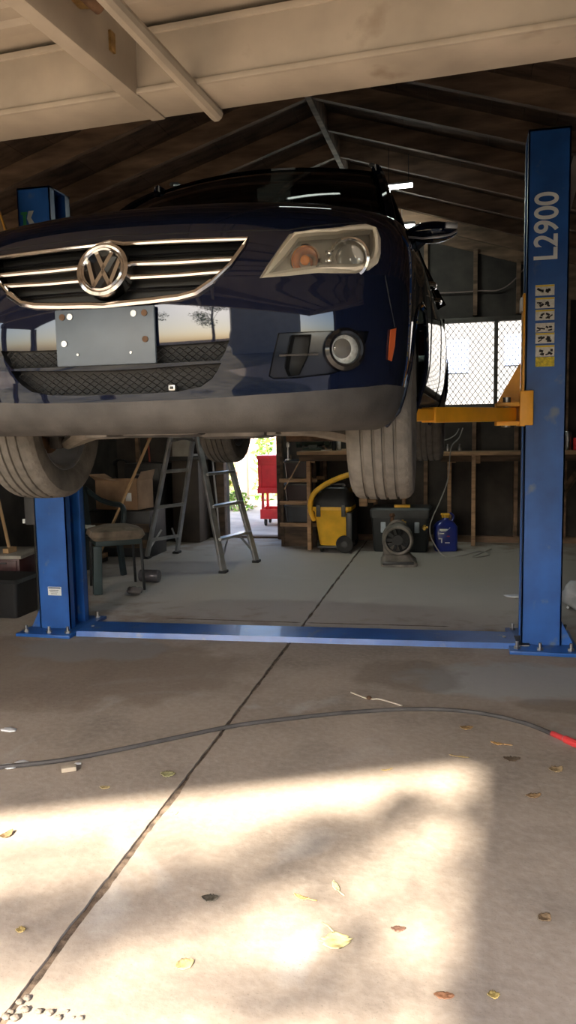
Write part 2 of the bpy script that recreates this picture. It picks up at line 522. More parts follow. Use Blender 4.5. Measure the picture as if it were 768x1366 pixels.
# lattice of the mesh inserts
def lattice(region_pts, depth, cw, ch, r, name, parent):
    P = xz(region_pts); b = MB()
    x0, x1 = min(p[0] for p in P), max(p[0] for p in P); z0, z1 = min(p[1] for p in P), max(p[1] for p in P)
    nr = int((z1-z0)/ch)+2; nc = int((x1-x0)/(cw/2))+2
    for k in range(nr):
        run = []
        for j in range(nc):
            x = x0+j*cw/2; z = z0+k*ch+(ch*.46 if (j+k) % 2 else -.46*ch+ch*.0)
            z += 0
            if inpoly(x, z, P): run.append(Vector((x, ysurf(x, z)+depth, z)))
            else:
                if len(run) > 1: b.tube(run, r, 4, False)
                run = []
        if len(run) > 1: b.tube(run, r, 4, False)
    return b.build(name, [M_blackpl], parent)
lattice(LMESH, .022, .030, .0105, .0019, 'mesh_grid', lm)
lattice(UMESH, .016, .026, .0105, .0023, 'mesh_grid', um)
# chrome
b = MB()
b.tube([onskin(p.x, p.z, -.004) for p in (GRILLE)], .0075, 8, False, True)
low = [onskin(p.x, p.z, -.006) for p in GR[7:]]
b.tube(low+mir(low)[::-1][1:], .0115, 8)
b.build('chrome_surround', [M_chrome], grille)
for pl in ([(166,352),(230,349.5),(312,345)], [(166,370),(230,367),(297,361.5)]):
    t = trace(pl)
    for s in (1, -1):
        b = MB()
        q = []
        for i in range(9):
            u = i/8
            if u < .44: p = t[0].lerp(t[1], u/.44)
            else: p = t[1].lerp(t[2], (u-.44)/.56)
            q.append(Vector((s*p.x, ysurf(p.x, p.z)+.006, p.z)))
        b.tube(q, .0085, 8); b.build('chrome_bar', [M_chrome], grille)
b = MB()
for z_, f_ in ((.2, .75), (.42, .9), (.78, .93)):
    z = GR[7].z+.01+(GR[0].z-GR[7].z-.02)*z_ if False else bz+.012+(GR[0].z-bz-.02)*z_
    xm = .53*f_
    b.tube([onskin(-xm+2*xm*i/16, z, .03) for i in range(17)], .004, 6)
b.build('grille_slat', [M_gloss], grille)
# emblem
bc = carpix(135.5, 363); bc.x = .0
bt = Matrix.Rotation(radians(-14), 3, 'X')
def bp(x, u, d): return Vector((0, bc.y-.012, bc.z)) + bt @ Vector((x, -d, u))
b = MB()
def ring(b, ri, ro, d0, d1, seg=40):
    prof = [(ri, d0), (ri, d1), ((ri+ro)/2, d1+.004), (ro, d1), (ro, d0)]
    rows = []
    for r_, d_ in prof: rows.append([b.bm.verts.new(bp(r_*cos(2*pi*k/seg), r_*sin(2*pi*k/seg), d_)) for k in range(seg)])
    for i in range(len(prof)):
        A, B = rows[i], rows[(i+1) % len(prof)]
        for k in range(seg): b.face([A[k], A[(k+1) % seg], B[(k+1) % seg], B[k]])
ring(b, .066, .084, -.03, .014)
bd = b.build('badge_housing', [M_chrome], grille)
b = MB()
ring(b, .060, .0685, -.01, .016)
R_ = .061
def stroke(b, pts, w, d0, d1):
    for (a, c) in zip(pts, pts[1:]):
        dx, dz = c[0]-a[0], c[1]-a[1]; l = sqrt(dx*dx+dz*dz); nx, nz = -dz/l*w, dx/l*w
        e = w*.55; ex, ez = dx/l*e, dz/l*e
        P = [(a[0]-ex+nx, a[1]-ez+nz), (c[0]+ex+nx, c[1]+ez+nz), (c[0]+ex-nx, c[1]+ez-nz), (a[0]-ex-nx, a[1]-ez-nz)]
        A = [b.bm.verts.new(bp(x, z, d0)) for x, z in P]; B = [b.bm.verts.new(bp(x, z, d1)) for x, z in P]
        b.face(A[::-1]); b.face(B)
        for i in range(4): b.face([A[i], A[(i+1) % 4], B[(i+1) % 4], B[i]])
k = R_
stroke(b, [(-.40*k, .86*k), (0, .10*k), (.40*k, .86*k)], .0062, -.004, .010)
stroke(b, [(-.84*k, .46*k), (-.42*k, -.80*k), (0, -.08*k), (.42*k, -.80*k), (.84*k, .46*k)], .0062, -.004, .0105)
b.build('emblem', [M_chrome], grille)
b = MB()
seg = 40
b.face([b.bm.verts.new(bp(.064*cos(2*pi*i/seg), .064*sin(2*pi*i/seg), -.002)) for i in range(seg)])
b.build('emblem_backing', [M_gloss], grille)
# plate bracket
c4 = trace([(63,417),(190,408),(194,486),(67,491)])
y_ = min(p.y for p in c4)-.012
hw = .165; cx = (c4[0].x+c4[1].x)/2; zt = (c4[0].z+c4[1].z)/2; zb = (c4[2].z+c4[3].z)/2
b = MB(); b.box((0, y_, (zt+zb)/2), (hw*2, .012, zt-zb), None, .005)
M_plate = mat('plate_bracket', (.068, .088, .112), .42, 0, .12, 7, .02, 60)
pb = b.build('plate_bracket', [M_plate], car)
for (u, v) in ((.08,.87),(.16,.87),(.80,.87),(.905,.87),(.09,.40),(.905,.42),(.225,.20),(.76,.20)):
    x = -hw+2*hw*u; z = zb+(zt-zb)*v; big = v > .3
    b = MB(); b.lathe([(.0095 if big else .004, -.010), (.0095 if big else .004, -.006), (.006 if big else .003, -.006)], (x, y_, z), 'Y', 14)
    b.build('plate_bolt', [M_rust if u in (.08, .905) else M_steel], pb)
# rear face of bracket carried by two standoffs
b = MB(); b.box((0, y_+.02, (zt+zb)/2), (hw*1.4, .03, .06)); b.build('standoff', [M_blackpl], pb)
# tow eye cap
tp = carpix(228, 517)
b = MB(); b.box((tp.x, tp.y+.012, tp.z), (.022, .014, .018), None, .003); b.m(1).box((tp.x, tp.y+.004, tp.z), (.010, .006, .008)); b.build('tow_cap', [M_steel, M_black], lm)
# headlamps
M_bucket = mat('lamp_bucket', (.33, .30, .255), .45, .0, .12, 12)
M_reflect = mat('reflector', (.75, .72, .68), .12, 1., .08, 25)
for s, key in ((1, 'head_r'), (-1, 'head_l')):
    hl = patch(REG[key], 'headlight', [M_bucket, M_bucket], .055, True)
    ln = patch(REG[key], 'headlight_lens', [M_lens], -.002, False, parent=hl)
    # bezel frame just inside the outline
    b = MB(); hc = sum(HEAD, Vector())/len(HEAD)
    q = []
    for p in HEAD:
        v = p+(hc-p).normalized()*.016; q.append(Vector((s*v.x, ysurf(v.x, v.z)+.016, v.z)))
    b.tube(q, .017, 6, False, True); b.build('lamp_bezel', [mat('bezel', (.56, .50, .41), .45, 0, .1, 9)], hl)
    for (px, py, rr, kind) in ((405, 345, 15.5, 'turn'), (463.5, 343, 21.5, 'main')):
        c = carpix(px, py); r = rr/FPX*2.75
        o = Vector((s*c.x, c.y+.024, c.z))
        b = MB()
        b.lathe([(r, -.012), (r*1.12, -.008), (r*1.12, .04), (r*.95, .04), (r*.92, -.006)], o, 'Y', 32, False, True)
        rg = b.build('lamp_ring', [M_reflect], hl)
        b = MB()
        if kind == 'turn':
            b.lathe([(.002, .035), (r*.4, .030), (r*.92, -.004)], o, 'Y', 28, False); b.build('turn_reflector', [mat('turn_refl', (.70, .52, .38), .22, .9, .15, 40)], hl)
            b = MB(); b.sphere(o+Vector((-.004, .012, .003)), r*.36, 12, 8); tb = b.build('turn_bulb', [M_amber], hl)
        else:
            b.sphere(o+Vector((0, .012, 0)), r*.80, 20, 12, (1, .45, 1)); b.build('projector_lens', [mat('proj', (.26, .25, .23), .06, .1, .1, 8, coat=1)], hl)
    b = MB()
    c = carpix(436, 345)
    for dz in (-.022, .0, .022): b.box((s*c.x, c.y+.045, c.z+dz), (.018, .05, .015), None, .003)
    b.build('lamp_reflector', [M_reflect], hl)
# fog lamps: pod skin sunk a little, bezel ring, lens
for s, key in ((1, 'fog_r'), (-1, 'fog_l')):
    pod = patch(REG[key], 'fog_light_pod', [mat('pod', (.005, .006, .010), .2, .0, .1, 10), M_gloss], .016, True)
    c = carpix(460.5, 466); sl = (ysurf(c.x+.02, c.z)-ysurf(c.x-.02, c.z))/.04; an = atan2(sl, 1)
    o = Vector((s*c.x, c.y-.004, c.z)); r = 16/FPX*2.75
    Rz = Matrix.Rotation(s*an*.72, 3, 'Z')
    b = MB(); b.lathe([(r*1.08, -.012), (r*1.25, -.014), (r*1.5, -.004), (r*1.55, .05), (r*1.02, .05), (r*1.0, -.004)], (0,0,0), 'Y', 32, False, True)
    for v in b.bm.verts: v.co = Rz @ v.co+o
    b.build('fog_bezel', [M_gloss], pod)
    b = MB(); b.lathe([(.002, .03), (r*.5, .026), (r, .004)], (0,0,0), 'Y', 28, False)
    for v in b.bm.verts: v.co = Rz @ v.co+o
    b.build('fog_reflector', [mat('fogrefl', (.95, .92, .88), .4, .0, .25, 70)], pod)
    b = MB(); b.lathe([(.002, -.010), (r*.6, -.007), (r, .002)], (0,0,0), 'Y', 28, False)
    for v in b.bm.verts: v.co = Rz @ v.co+o
    b.build('fog_lens', [M_lens], pod)
    # slat in the side vent
    a, d = carpix(372, 474), carpix(424, 472)
    b = MB(); b.tube([Vector((s*a.x, a.y+.005, a.z)), Vector((s*d.x, d.y+.005, d.z))], .0035, 6); b.build('vent_slat', [M_greypl], pod)
# side markers
for s in (1, -1):
    b = MB(); q = [Vector((s*(p.x+.0), p.y, p.z)) for p in MARK]
    b.prism([p+Vector((s*.001, -.002, 0)) for p in q], (s*.003, -.004, 0)); b.build('side_marker', [mat('marker', (.50, .10, .03), .25, 0, .05, 20)], car)
# ---- greenhouse
def wp(u, v):      # windscreen: u -1..1, v 0 foot .. 1 top
    xb, xt = .72, .585
    x = u*(xb+(xt-xb)*v); yb = 1.06+.20*u*u; yt = 1.80+.10*u*u
    return Vector((x, yb+(yt-yb)*v-.03*sin(pi*v), 1.055-.01*u*u+(1.535-.02*u*u-1.055)*v+.035*sin(pi*v)))
b = MB(); b.grid([[wp(-.98+1.96*i/20, j/10) for i in range(21)] for j in range(11)])
ws = b.build('windscreen', [M_wind], car)
tint = MB(); tint.grid([[wp(-.98+1.96*i/20, .93+.07*j/2)+Vector((0, -.002, .001)) for i in range(21)] for j in range(3)]); tint.build('frit_band', [M_gloss], ws)
sp = [wp(u, v)+Vector((0, .004, -.002)) for u, v in ((.09,.20),(.135,.20),(.135,.265),(.09,.265))]
b = MB(); b.poly(sp); b.build('windscreen_patch', [mat('patch_lime', (.35, .42, .10), .5, 0, .1, 30)], ws)  # small lime patch just behind the glass
rp = lambda u, v: Vector((u*(.588-.015*v), 1.80+.10*u*u+(3.95-1.80)*v, 1.535-.02*u*u+.055*sin(pi*min(v*1.15, 1)*.9)-.02*v+.012*(1-u*u)))
b = MB(); b.grid([[rp(-1+2*i/16, j/16) for i in range(17)] for j in range(17)]); b.build('roof', [M_paint], car)
b = MB(); rg = lambda u, v: Vector((u*(.585+.15*v), 3.95-.03*u*u+.36*v, 1.51-.02*u*u-(1.51-1.02)*v))
b.grid([[rg(-1+2*i/10, j/6) for i in range(11)] for j in range(7)]); b.build('rear_window', [M_wind], car)
for s in (1, -1):
    def sg(y, v):     # side glass surface
        xb, xt = .826, .60
        return Vector((s*(xb+(xt-xb)*v-.01*sin(pi*v)), y, 0))
    def zr(y): return 1.525+.04*sin(pi*min(max((y-1.9)/2.3, 0), 1))
    def zs(y): return 1.045+.03*sst(2.4, 3.9, y)
    def P(y, v):
        p = sg(y, v); p.z = zs(y)+(zr(y)-zs(y))*v; return p
    b = MB(); b.grid([[P(1.45+(3.75-1.45)*i/20+(.45*(1-i/20))*j/5, j/5) for i in range(21)] for j in range(6)])
    b.build('side_window', [M_wind], car)
    a0, a1 = wp(s*1.0, 0), wp(s*1.0, 1)
    b = MB(); pts = [wp(s*1.02, i/6)+Vector((s*.012, .02, 0)) for i in range(7)]
    b.tube([Vector((s*.79, 1.15, 1.0))]+pts, .028, 8)
    rr = [Vector((s*(.600-.015*i/8), 1.90+(3.95-1.9)*i/8, zr(1.90+(3.95-1.9)*i/8)-.0)) for i in range(9)]
    b.tube([pts[-1]]+rr, .026, 8); b.build('roof_pillar', [M_paint], car)
    for y0_, y1_, w in ((2.40, 2.48, .05), (3.36, 3.42, .05), (3.8, 3.72, .14)):
        b = MB(); b.tube([P(y0_, 0), P(y0_*.4+y1_*.6, .6), P(y1_, 1)], w*.5, 6); b.build('window_pillar', [M_gloss], car)
    b = MB(); b.tube([Vector((s*.826, 1.36+i*.235, 1.044+.001*i)) for i in range(11)], .006, 6); b.build('belt_trim', [M_black], car)
    b = MB(); b.tube([Vector((s*.56, 2.0, 1.58)), Vector((s*.56, 2.1, 1.61)), Vector((s*.56, 3.6, 1.615)), Vector((s*.56, 3.75, 1.575))], .012, 8); b.build('roof_rail', [M_blackpl], car)
    # mirror
    mr = MB(); mr.sphere((s*.905, 1.40, 1.072), .10, 18, 12, (1.15, .75, .46))
    for v in mr.bm.verts:
        if v.co.y > 1.43: v.co.y = 1.43
    mr.tube([(s*.80, 1.42, 1.0), (s*.86, 1.41, 1.05)], [.025, .03], 8)
    mo = mr.build('wing_mirror', [M_paint], car)
    b = MB(); b.tube([(s*.80, 1.345, 1.048), (s*.87, 1.328, 1.034), (s*.94, 1.330, 1.035), (s*.99, 1.35, 1.046), (s*1.017, 1.385, 1.068)], .0055, 6); b.build('mirror_trim', [M_alu], mo)
    b = MB(); b.box((s*.993, 1.342, 1.082), (.055, .02, .028), (0, 0, s*.35), .006); b.build('mirror_indicator', [M_alu], mo)
    # arch lip
    for cy in WY:
        b = MB()
        pts = []
        for k in range(29):
            a = radians(-22+224*k/28); y, z = cy+(WR-.004)*cos(a), WZ+(WR-.004)*sin(a)
            xx = None
            if y < .62:
                # on the front corner: solve for x at this y
                lo_, hi_ = .3, prof_at(z)[1]
                for _ in range(30):
                    md = (lo_+hi_)/2
                    if ysurf(md, z) < y: lo_ = md
                    else: hi_ = md
                xx = lo_
            else: xx = prof_at(z)[1] + (.012*sst(.3, .5, z) if y > 1.0 else 0)
            if z > .2: pts.append(Vector((s*(xx-.002), y, z)))
        b.tube(pts, .011, 6); b.build('arch_lip', [M_paint], car)
        # liner
        b = MB(); rows = []
        for k in range(25):
            a = radians(-10+200*k/24); y, z = cy+(WR+.02)*cos(a), WZ+(WR+.02)*sin(a)
            rows.append([Vector((s*x, y, z)) for x in (.42, .62, .80)])
        b.grid(rows); b.face([b.bm.verts.new(r[0]) for r in rows]); b.build('wheel_liner', [M_blackpl], car, recalc=False)
# ---- underside
b = MB()
b.bx(-.50, .50, .50, 4.0, .42, .80, .05); b.bx(-.74, .74, 1.36, 3.05, .42, .9, .04); b.bx(-.60, .60, .24, .56, .44, .82, .05)
b.build('chassis_tub', [M_under], car)
b = MB(); b.bx(-.77, .77, 1.34, 3.05, .345, .42, .02); b.bx(-.46, .46, .62, 1.3, .27, .33, .02); b.bx(-.5, .5, 3.1, 4.2, .27, .33, .02); b.build('floor_pan', [M_under], car)
b = MB()
rows = []
for j in range(7):
    v = j/6
    rows.append([Vector((x, ysurf(x, .215)+.03+v*(.52-.03-(ysurf(x, .215)-.1)*.9), .222-.018*sin(pi*v))) for x in [-.62+1.24*i/16 for i in range(17)]])
b.grid(rows); b.build('undertray', [M_under], car)
b = MB(); b.box((0, .80, .225), (.86, .12, .075), None, .02); b.box((-.34, .72, .22), (.10, .34, .06), None, .015); b.box((.34, .72, .22), (.10, .34, .06), None, .015); b.build('subframe', [mat('cast_grey', (.17, .155, .135), .6, .3, .25, 10)], car)
b = MB(); b.cyl((-.08, 1.2, .24), (-.10, 3.2, .24), .028); b.cyl((-.25, 3.35, .2), (.30, 3.45, .2), .09, None, 16); b.build('exhaust', [M_rust], car)
b = MB(); b.bx(-.20, .13, .44, .82, .19, .34, .04); b.bx(.08, .36, .52, .80, .18, .36, .04); b.build('engine_sump', [mat('sump', (.10, .09, .08), .5, .5, .3, 12)], car)
for s in (1, -1):
    b = MB()
    b.tube([(s*.34, .80, .225), (s*.50, .86, .215), (s*.66, .90, .165)], [.040, .034, .026], 8)
    b.tube([(s*.36, .62, .225), (s*.50, .74, .21), (s*.66, .90, .165)], [.030, .030, .026], 8)
    b.build('control_arm', [mat('arm_grey', (.23, .20, .165), .55, .25, .2, 12)], car)
    b = MB(); b.cyl((s*.16, .90, .32), (s*.68, .905, .275), .018); b.lathe([(.03, s*.20), (.045, s*.24), (.03, s*.30)], (0, .90, .31), 'X', 14)
    b.build('drive_shaft', [M_rust], car)
    b = MB(); b.cyl((s*.60, .92, .34), (s*.55, .95, .85), .028); b.cyl((s*.59, .925, .52), (s*.56, .945, .80), .06, .07, 14); b.build('strut', [M_blackpl], car)
    b = MB(); b.tube([(s*.30, 3.45, .30), (s*.66, 3.50, .24)], .03, 8); b.tube([(s*.62, 3.2, .3), (s*.66, 3.5, .25)], .035, 8); b.build('rear_arm', [M_under], car)
# ---- wheels
def wheel(name, x, y, z, s, steer=0.):
    w = bpy.data.objects.new(name, None); COL.objects.link(w); w.parent = car
    w.location = (x, y, z); w.rotation_euler = (0, 0, steer)
    R, hwid = .350, .118
    b = MB()
    prof = [(.222, -.098), (.240, -.112), (.285, -hwid-.004), (.320, -hwid-.001), (.338, -.106), (.3445, -.094)]
    tr = [(-.092, 0), (-.066, 0), (-.064, 1), (-.056, 1), (-.054, 0), (-.024, 0), (-.022, 1), (-.014, 1), (-.012, 0), (.012, 0), (.014, 1), (.022, 1), (.024, 0), (.054, 0), (.056, 1), (.064, 1), (.066, 0), (.092, 0)]
    for h, g in tr: prof.append((R-.0045*(abs(h)/.092)**2-(.0085 if g else 0), h))
    prof += [(.3445, .094), (.338, .106), (.320, hwid+.001), (.285, hwid+.004), (.240, .112), (.222, .098)]
    S = 144
    rings = []
    for k in range(S):
        a = 2*pi*k/S; row = []
        for i, (r, h) in enumerate(prof):
            rr = r
            if r > .341 and (k % 3 == 0) and abs(h) > .03: rr -= .0035
            a2 = a + (.03*h/.1)
            row.append(b.bm.verts.new((h, rr*cos(a2), rr*sin(a2))))
        rings.append(row)
    for k in range(S):
        A, B = rings[k], rings[(k+1) % S]
        for i in range(len(prof)-1): b.face([A[i], A[i+1], B[i+1], B[i]])
    b.build('tyre', [M_rubber], w, ang=28)
    b = MB()
    b.lathe([(.222, -.10), (.230, -.098), (.212, -.085), (.200, .0), (.208, .085), (.230, .098), (.222, .10), (.204, .088), (.194, .0), (.204, -.085)], (0,0,0), 'X', 48, False, True)
    b.build('rim', [M_alu], w)
    for k in range(10):
        a = 2*pi*(k//2)/5 + (.16 if k % 2 else -.16); c, q = cos(a), sin(a)
        b = MB(); b.beam((s*.080, .04*c, .04*q), (s*.088, .205*c, .205*q), .030, .022, (1,0,0), .005); b.build('spoke', [M_alu], w)
    b = MB(); b.lathe([(.055, s*.05), (.058, s*.086), (.03, s*.095)], (0,0,0), 'X', 20); b.build('hub_cap', [M_alu], w)
    b = MB(); b.lathe([(.15, -s*.02), (.15, s*.005), (.06, s*.005), (.06, s*.06), (.05, s*.06), (.05, -s*.02)], (0,0,0), 'X', 36, False, True); b.build('brake_disc', [M_rust], w)
    b = MB(); b.box((-s*.01, .125, .03), (.09, .06, .15), None, .015); b.box((-s*.05, 0, 0), (.09, .10, .16), None, .02); b.box((-s*.06, 0, -.09), (.05, .06, .08), None, .015); b.build('brake_caliper', [M_under], w)
    return w
wheel('front_wheel', .745, .905, .272, 1, radians(2.5)); wheel('front_wheel', -.775, .905, .272, -1, radians(2.5))
wheel('rear_wheel', .76, 3.51, .305, 1); wheel('rear_wheel', -.770, 3.51, .305, -1)
# inside: dashboard and seats
b = MB(); b.bx(-.66, .66, 1.32, 1.60, .92, 1.02, .04); b.build('dashboard', [M_blackpl], car)
b = MB(); pts = [Vector((-.36+.18*cos(2*pi*k/24), 1.72+.05*sin(2*pi*k/24), 1.06+.17*sin(2*pi*k/24))) for k in range(24)]; b.tube(pts, .014, 6, False, True); b.tube([(-.36, 1.72, 1.06), (-.36, 1.58, 1.0)], .02, 6); b.build('steering_wheel', [M_blackpl], car)
for x in (-.36, .36):
    b = MB(); b.box((x, 2.3, .95), (.46, .5, .14), None, .04); b.box((x, 2.55, 1.22), (.44, .13, .55), (radians(-14), 0, 0), .04); b.box((x, 2.66, 1.50), (.24, .09, .14), None, .03); b.build('car_seat', [mat('seat_cloth', (.03, .03, .03), .9)], car)
for s in (1, -1):
    b = MB(); b.box((s*.70, 4.26, .86), (.22, .10, .24), None, .03); b.build('tail_light', [mat('tail_red', (.4, .01, .01), .2)], car)
bm.free()

# ================================================================== BUILDING
X0, X1, YF, YB = -4.3, 2.2, 1.0, 9.05
RX, EZ, RZ = -1.05, 2.62, 3.62
def roofz(x): return RZ-(RZ-EZ)*abs(x-RX)/(X1-RX)
# concrete floor material: mottled, stained, with oil marks
def concrete_mat():
    m = bpy.data.materials.new('concrete'); m.use_nodes = True
    nt = m.node_tree; N = nt.nodes; L = nt.links; b = N['Principled BSDF']
    tc = N.new('ShaderNodeTexCoord'); O = tc.outputs['Object']
    def nz(sc, det, lo, hi, dist=0.):
        n = N.new('ShaderNodeTexNoise'); n.inputs['Scale'].default_value = sc; n.inputs['Detail'].default_value = det; n.inputs['Distortion'].default_value = dist
        L.new(O, n.inputs['Vector']); r = N.new('ShaderNodeValToRGB'); r.color_ramp.elements[0].position = lo; r.color_ramp.elements[1].position = hi
        L.new(n.outputs['Fac'], r.inputs[0]); return r.outputs[0], n.outputs['Fac']
    def mix(a, c, f, fac=1.):
        x = N.new('ShaderNodeMixRGB')
        if fac != 1.:
            mm = N.new('ShaderNodeMath'); mm.operation = 'MULTIPLY'; mm.inputs[1].default_value = fac; L.new(f, mm.inputs[0]); f = mm.outputs[0]
        L.new(f, x.inputs[0])
        if isinstance(a, tuple): x.inputs[1].default_value = (*a, 1)
        else: L.new(a, x.inputs[1])
        x.inputs[2].default_value = (*c, 1); return x.outputs[0]
    f1, _ = nz(.9, 7, .36, .66, .5); c = mix((.385, .315, .25), (.26, .21, .165), f1, .8)
    f2, _ = nz(2.7, 8, .50, .68, .3); c = mix(c, (.20, .165, .135), f2, .5)
    f3, _ = nz(1.7, 5, .60, .70, .8); c = mix(c, (.47, .45, .42), f3, .6)
    f4, raw = nz(34, 6, .40, .75); c = mix(c, (.50, .43, .35), f4, .35)
    f5, _ = nz(150, 3, .62, .72); c = mix(c, (.17, .14, .11), f5, .5)
    # grey-blue bare patches beside the lift feet and a dark oil stain, each with its own shape
    sep = N.new('ShaderNodeSeparateXYZ'); L.new(O, sep.inputs[0])
    def blob(x, y, rx, ry, soft=.25):
        nodes = []
        for out, c0, r in ((sep.outputs[0], x, rx), (sep.outputs[1], y, ry)):
            a = N.new('ShaderNodeMath'); a.operation = 'SUBTRACT'; a.inputs[1].default_value = c0; L.new(out, a.inputs[0])
            d = N.new('ShaderNodeMath'); d.operation = 'DIVIDE'; d.inputs[1].default_value = r; L.new(a.outputs[0], d.inputs[0])
            p = N.new('ShaderNodeMath'); p.operation = 'MULTIPLY'; L.new(d.outputs[0], p.inputs[0]); L.new(d.outputs[0], p.inputs[1]); nodes.append(p)
        s = N.new('ShaderNodeMath'); s.operation = 'ADD'; L.new(nodes[0].outputs[0], s.inputs[0]); L.new(nodes[1].outputs[0], s.inputs[1])
        n = N.new('ShaderNodeTexNoise'); n.inputs['Scale'].default_value = 5; n.inputs['Detail'].default_value = 6; L.new(O, n.inputs['Vector'])
        t = N.new('ShaderNodeMath'); t.operation = 'MULTIPLY_ADD'; t.inputs[1].default_value = 1.6; t.inputs[2].default_value = -.8; L.new(n.outputs['Fac'], t.inputs[0])
        u = N.new('ShaderNodeMath'); u.operation = 'ADD'; L.new(s.outputs[0], u.inputs[0]); L.new(t.outputs[0], u.inputs[1])
        r = N.new('ShaderNodeValToRGB'); r.color_ramp.elements[0].position = .55; r.color_ramp.elements[1].position = .95
        r.color_ramp.elements[0].color = (1,1,1,1); r.color_ramp.elements[1].color = (0,0,0,1); L.new(u.outputs[0], r.inputs[0]); return r.outputs[0]
    c = mix(c, (.36, .37, .37), blob(-2.25, 4.28, .55, .30), .75)
    c = mix(c, (.38, .385, .38), blob(.30, 4.10, .65, .35), .75)
    c = mix(c, (.13, .10, .075), blob(-.30, 4.10, .34, .30), .42)
    c = mix(c, (.19, .14, .10), blob(-2.3, 3.9, 1.3, .7), .55)
    c = mix(c, (.15, .12, .09), blob(.5, 3.75, .30, .12), .45)
    c = mix(c, (.48, .45, .405), blob(-.9, 6.9, 3.4, 2.3), .8)  # rear floor paler in colour, making up for missing light
    L.new(c, b.inputs['Base Color']); b.inputs['Roughness'].default_value = .82; b.inputs['Specular IOR Level'].default_value = .35
    bp = N.new('ShaderNodeBump'); bp.inputs['Strength'].default_value = .22; bp.inputs['Distance'].default_value = .008
    L.new(raw, bp.inputs['Height']); L.new(bp.outputs[0], b.inputs['Normal'])
    return m
M_conc = concrete_mat()
# floor: four slabs with an open control joint between them
def jx(y): return -1.030-.0122*(y-1.49)
b = MB()
def slab(b, left, ya, yb_, n):
    rows = []
    for i in range(n+1):
        y = ya+(yb_-ya)*i/n
        w = .009+.008*noise.noise((y*7, 3.1 if left else 9.7, 0))+.004*noise.noise((y*31, 1.7, 0 if left else 4))
        if y < 2.6: w += .004
        e = jx(y)+(-w if left else w)
        rows.append([(X0-3, y, 0), (e, y, 0), (e, y, -.04)] if left else [(e, y, -.04), (e, y, 0), (X1+3, y, 0)])
    b.grid(rows)
slab(b, True, -1.5, 9.3, 420); slab(b, False, -1.5, 9.3, 420)
struct(b.build('floor', [M_conc], recalc=False, ang=20))
for f in bpy.data.objects['floor'].data.polygons: f.use_smooth = False
M_dirt = mat('joint_dirt', (.15, .108, .076), .95, 0, .4, 25, .5, 60)
b = MB(); b.bx(-1.25, -.85, -1.5, 9.3, -.05, -.009); struct(b.build('joint_filler', [M_dirt]))
b = MB()
for a, c in (((-2.09, 5.07), (-1.10, 5.10)), ((-1.06, 5.10), (-.09, 5.15))):
    pts1, pts2 = [], []
    for i in range(31):
        t = i/30; x = a[0]+(c[0]-a[0])*t; y = a[1]+(c[1]-a[1])*t; w = .006+.010*noise.noise((x*6, 2, 5))*(.5)+.003
        if i in (0, 30): w = .001
        pts1.append((x, y-w, .0015)); pts2.append((x, y+w, .0015))
    b.grid([pts1, pts2])
struct(b.build('floor_crack', [M_dirt]), 'dark transverse crack in the concrete behind the blue floor plate')
M_ground = mat('yard_ground', (.42, .36, .30), .9, 0, .2, 2, .2, 20)
b = MB(); b.bx(-30, 30, 9.3, 40, -.3, -.02); struct(b.build('ground_rear', [M_ground]))
b = MB(); b.bx(-30, 30, -40, -1.5, -.3, -.02); b.bx(-30, X0-3, -1.5, 9.3, -.3, -.02); b.bx(X1+3, 30, -1.5, 9.3, -.3, -.02); struct(b.build('ground_front', [mat('front_ground', (.17, .15, .10), .95, 0, .3, 1.5, .3, 20)]))
# walls
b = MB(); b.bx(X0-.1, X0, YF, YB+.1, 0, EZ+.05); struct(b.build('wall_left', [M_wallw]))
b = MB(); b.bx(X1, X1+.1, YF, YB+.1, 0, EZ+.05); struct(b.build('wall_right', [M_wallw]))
WX0, WX1, WZ0, WZ1 = -.262, 1.00, 1.55, 2.50       # rear window
DX0, DX1, DZ1 = -2.86, -2.20, 2.05                 # rear doorway
b = MB(); ya, yb_ = YB, YB+.10
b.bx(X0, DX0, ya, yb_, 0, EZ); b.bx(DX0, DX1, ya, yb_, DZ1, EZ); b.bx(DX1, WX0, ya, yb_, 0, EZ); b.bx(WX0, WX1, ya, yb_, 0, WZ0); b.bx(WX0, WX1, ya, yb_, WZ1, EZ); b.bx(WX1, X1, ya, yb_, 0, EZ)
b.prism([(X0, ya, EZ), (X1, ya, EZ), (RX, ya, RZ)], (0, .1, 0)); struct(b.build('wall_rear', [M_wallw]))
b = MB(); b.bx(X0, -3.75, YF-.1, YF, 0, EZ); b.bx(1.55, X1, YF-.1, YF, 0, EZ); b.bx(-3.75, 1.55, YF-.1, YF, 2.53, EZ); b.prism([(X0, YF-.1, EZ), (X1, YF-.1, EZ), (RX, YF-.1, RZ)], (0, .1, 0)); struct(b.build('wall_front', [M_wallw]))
# roof boards and rafters
for s, nm in ((-1, 'ceiling_left'), (1, 'ceiling_right')):
    b = MB(); xe = (X1+.35) if s > 0 else (X0-.35)
    n = 18
    for i in range(n):
        xa = RX+(xe-RX)*i/n; xb = RX+(xe-RX)*(i+.985)/n
        b.prism([(xa, YF-.35, roofz(xa)+.10), (xb, YF-.35, roofz(xb)+.10), (xb, YF-.35, roofz(xb)+.125), (xa, YF-.35, roofz(xa)+.125)], (0, YB-YF+.8, 0))
    b.m(1).prism([(RX, YF-.36, roofz(RX)+.127), (xe, YF-.36, roofz(xe)+.127), (xe, YF-.36, roofz(xe)+.15), (RX, YF-.36, roofz(RX)+.15)], (0, YB-YF+.82, 0))
    struct(b.build(nm, [M_darkwood, M_blackpl]))
k = 0
for i in range(14):
    y = 1.25+i*.6
    for s in (-1, 1):
        k += 1; xe = X1 if s > 0 else X0
        b = MB(); b.beam((RX, y, RZ+.035), (xe, y, EZ+.035), .045, .13); struct(b.build('trim_%d' % k, [M_raft]))
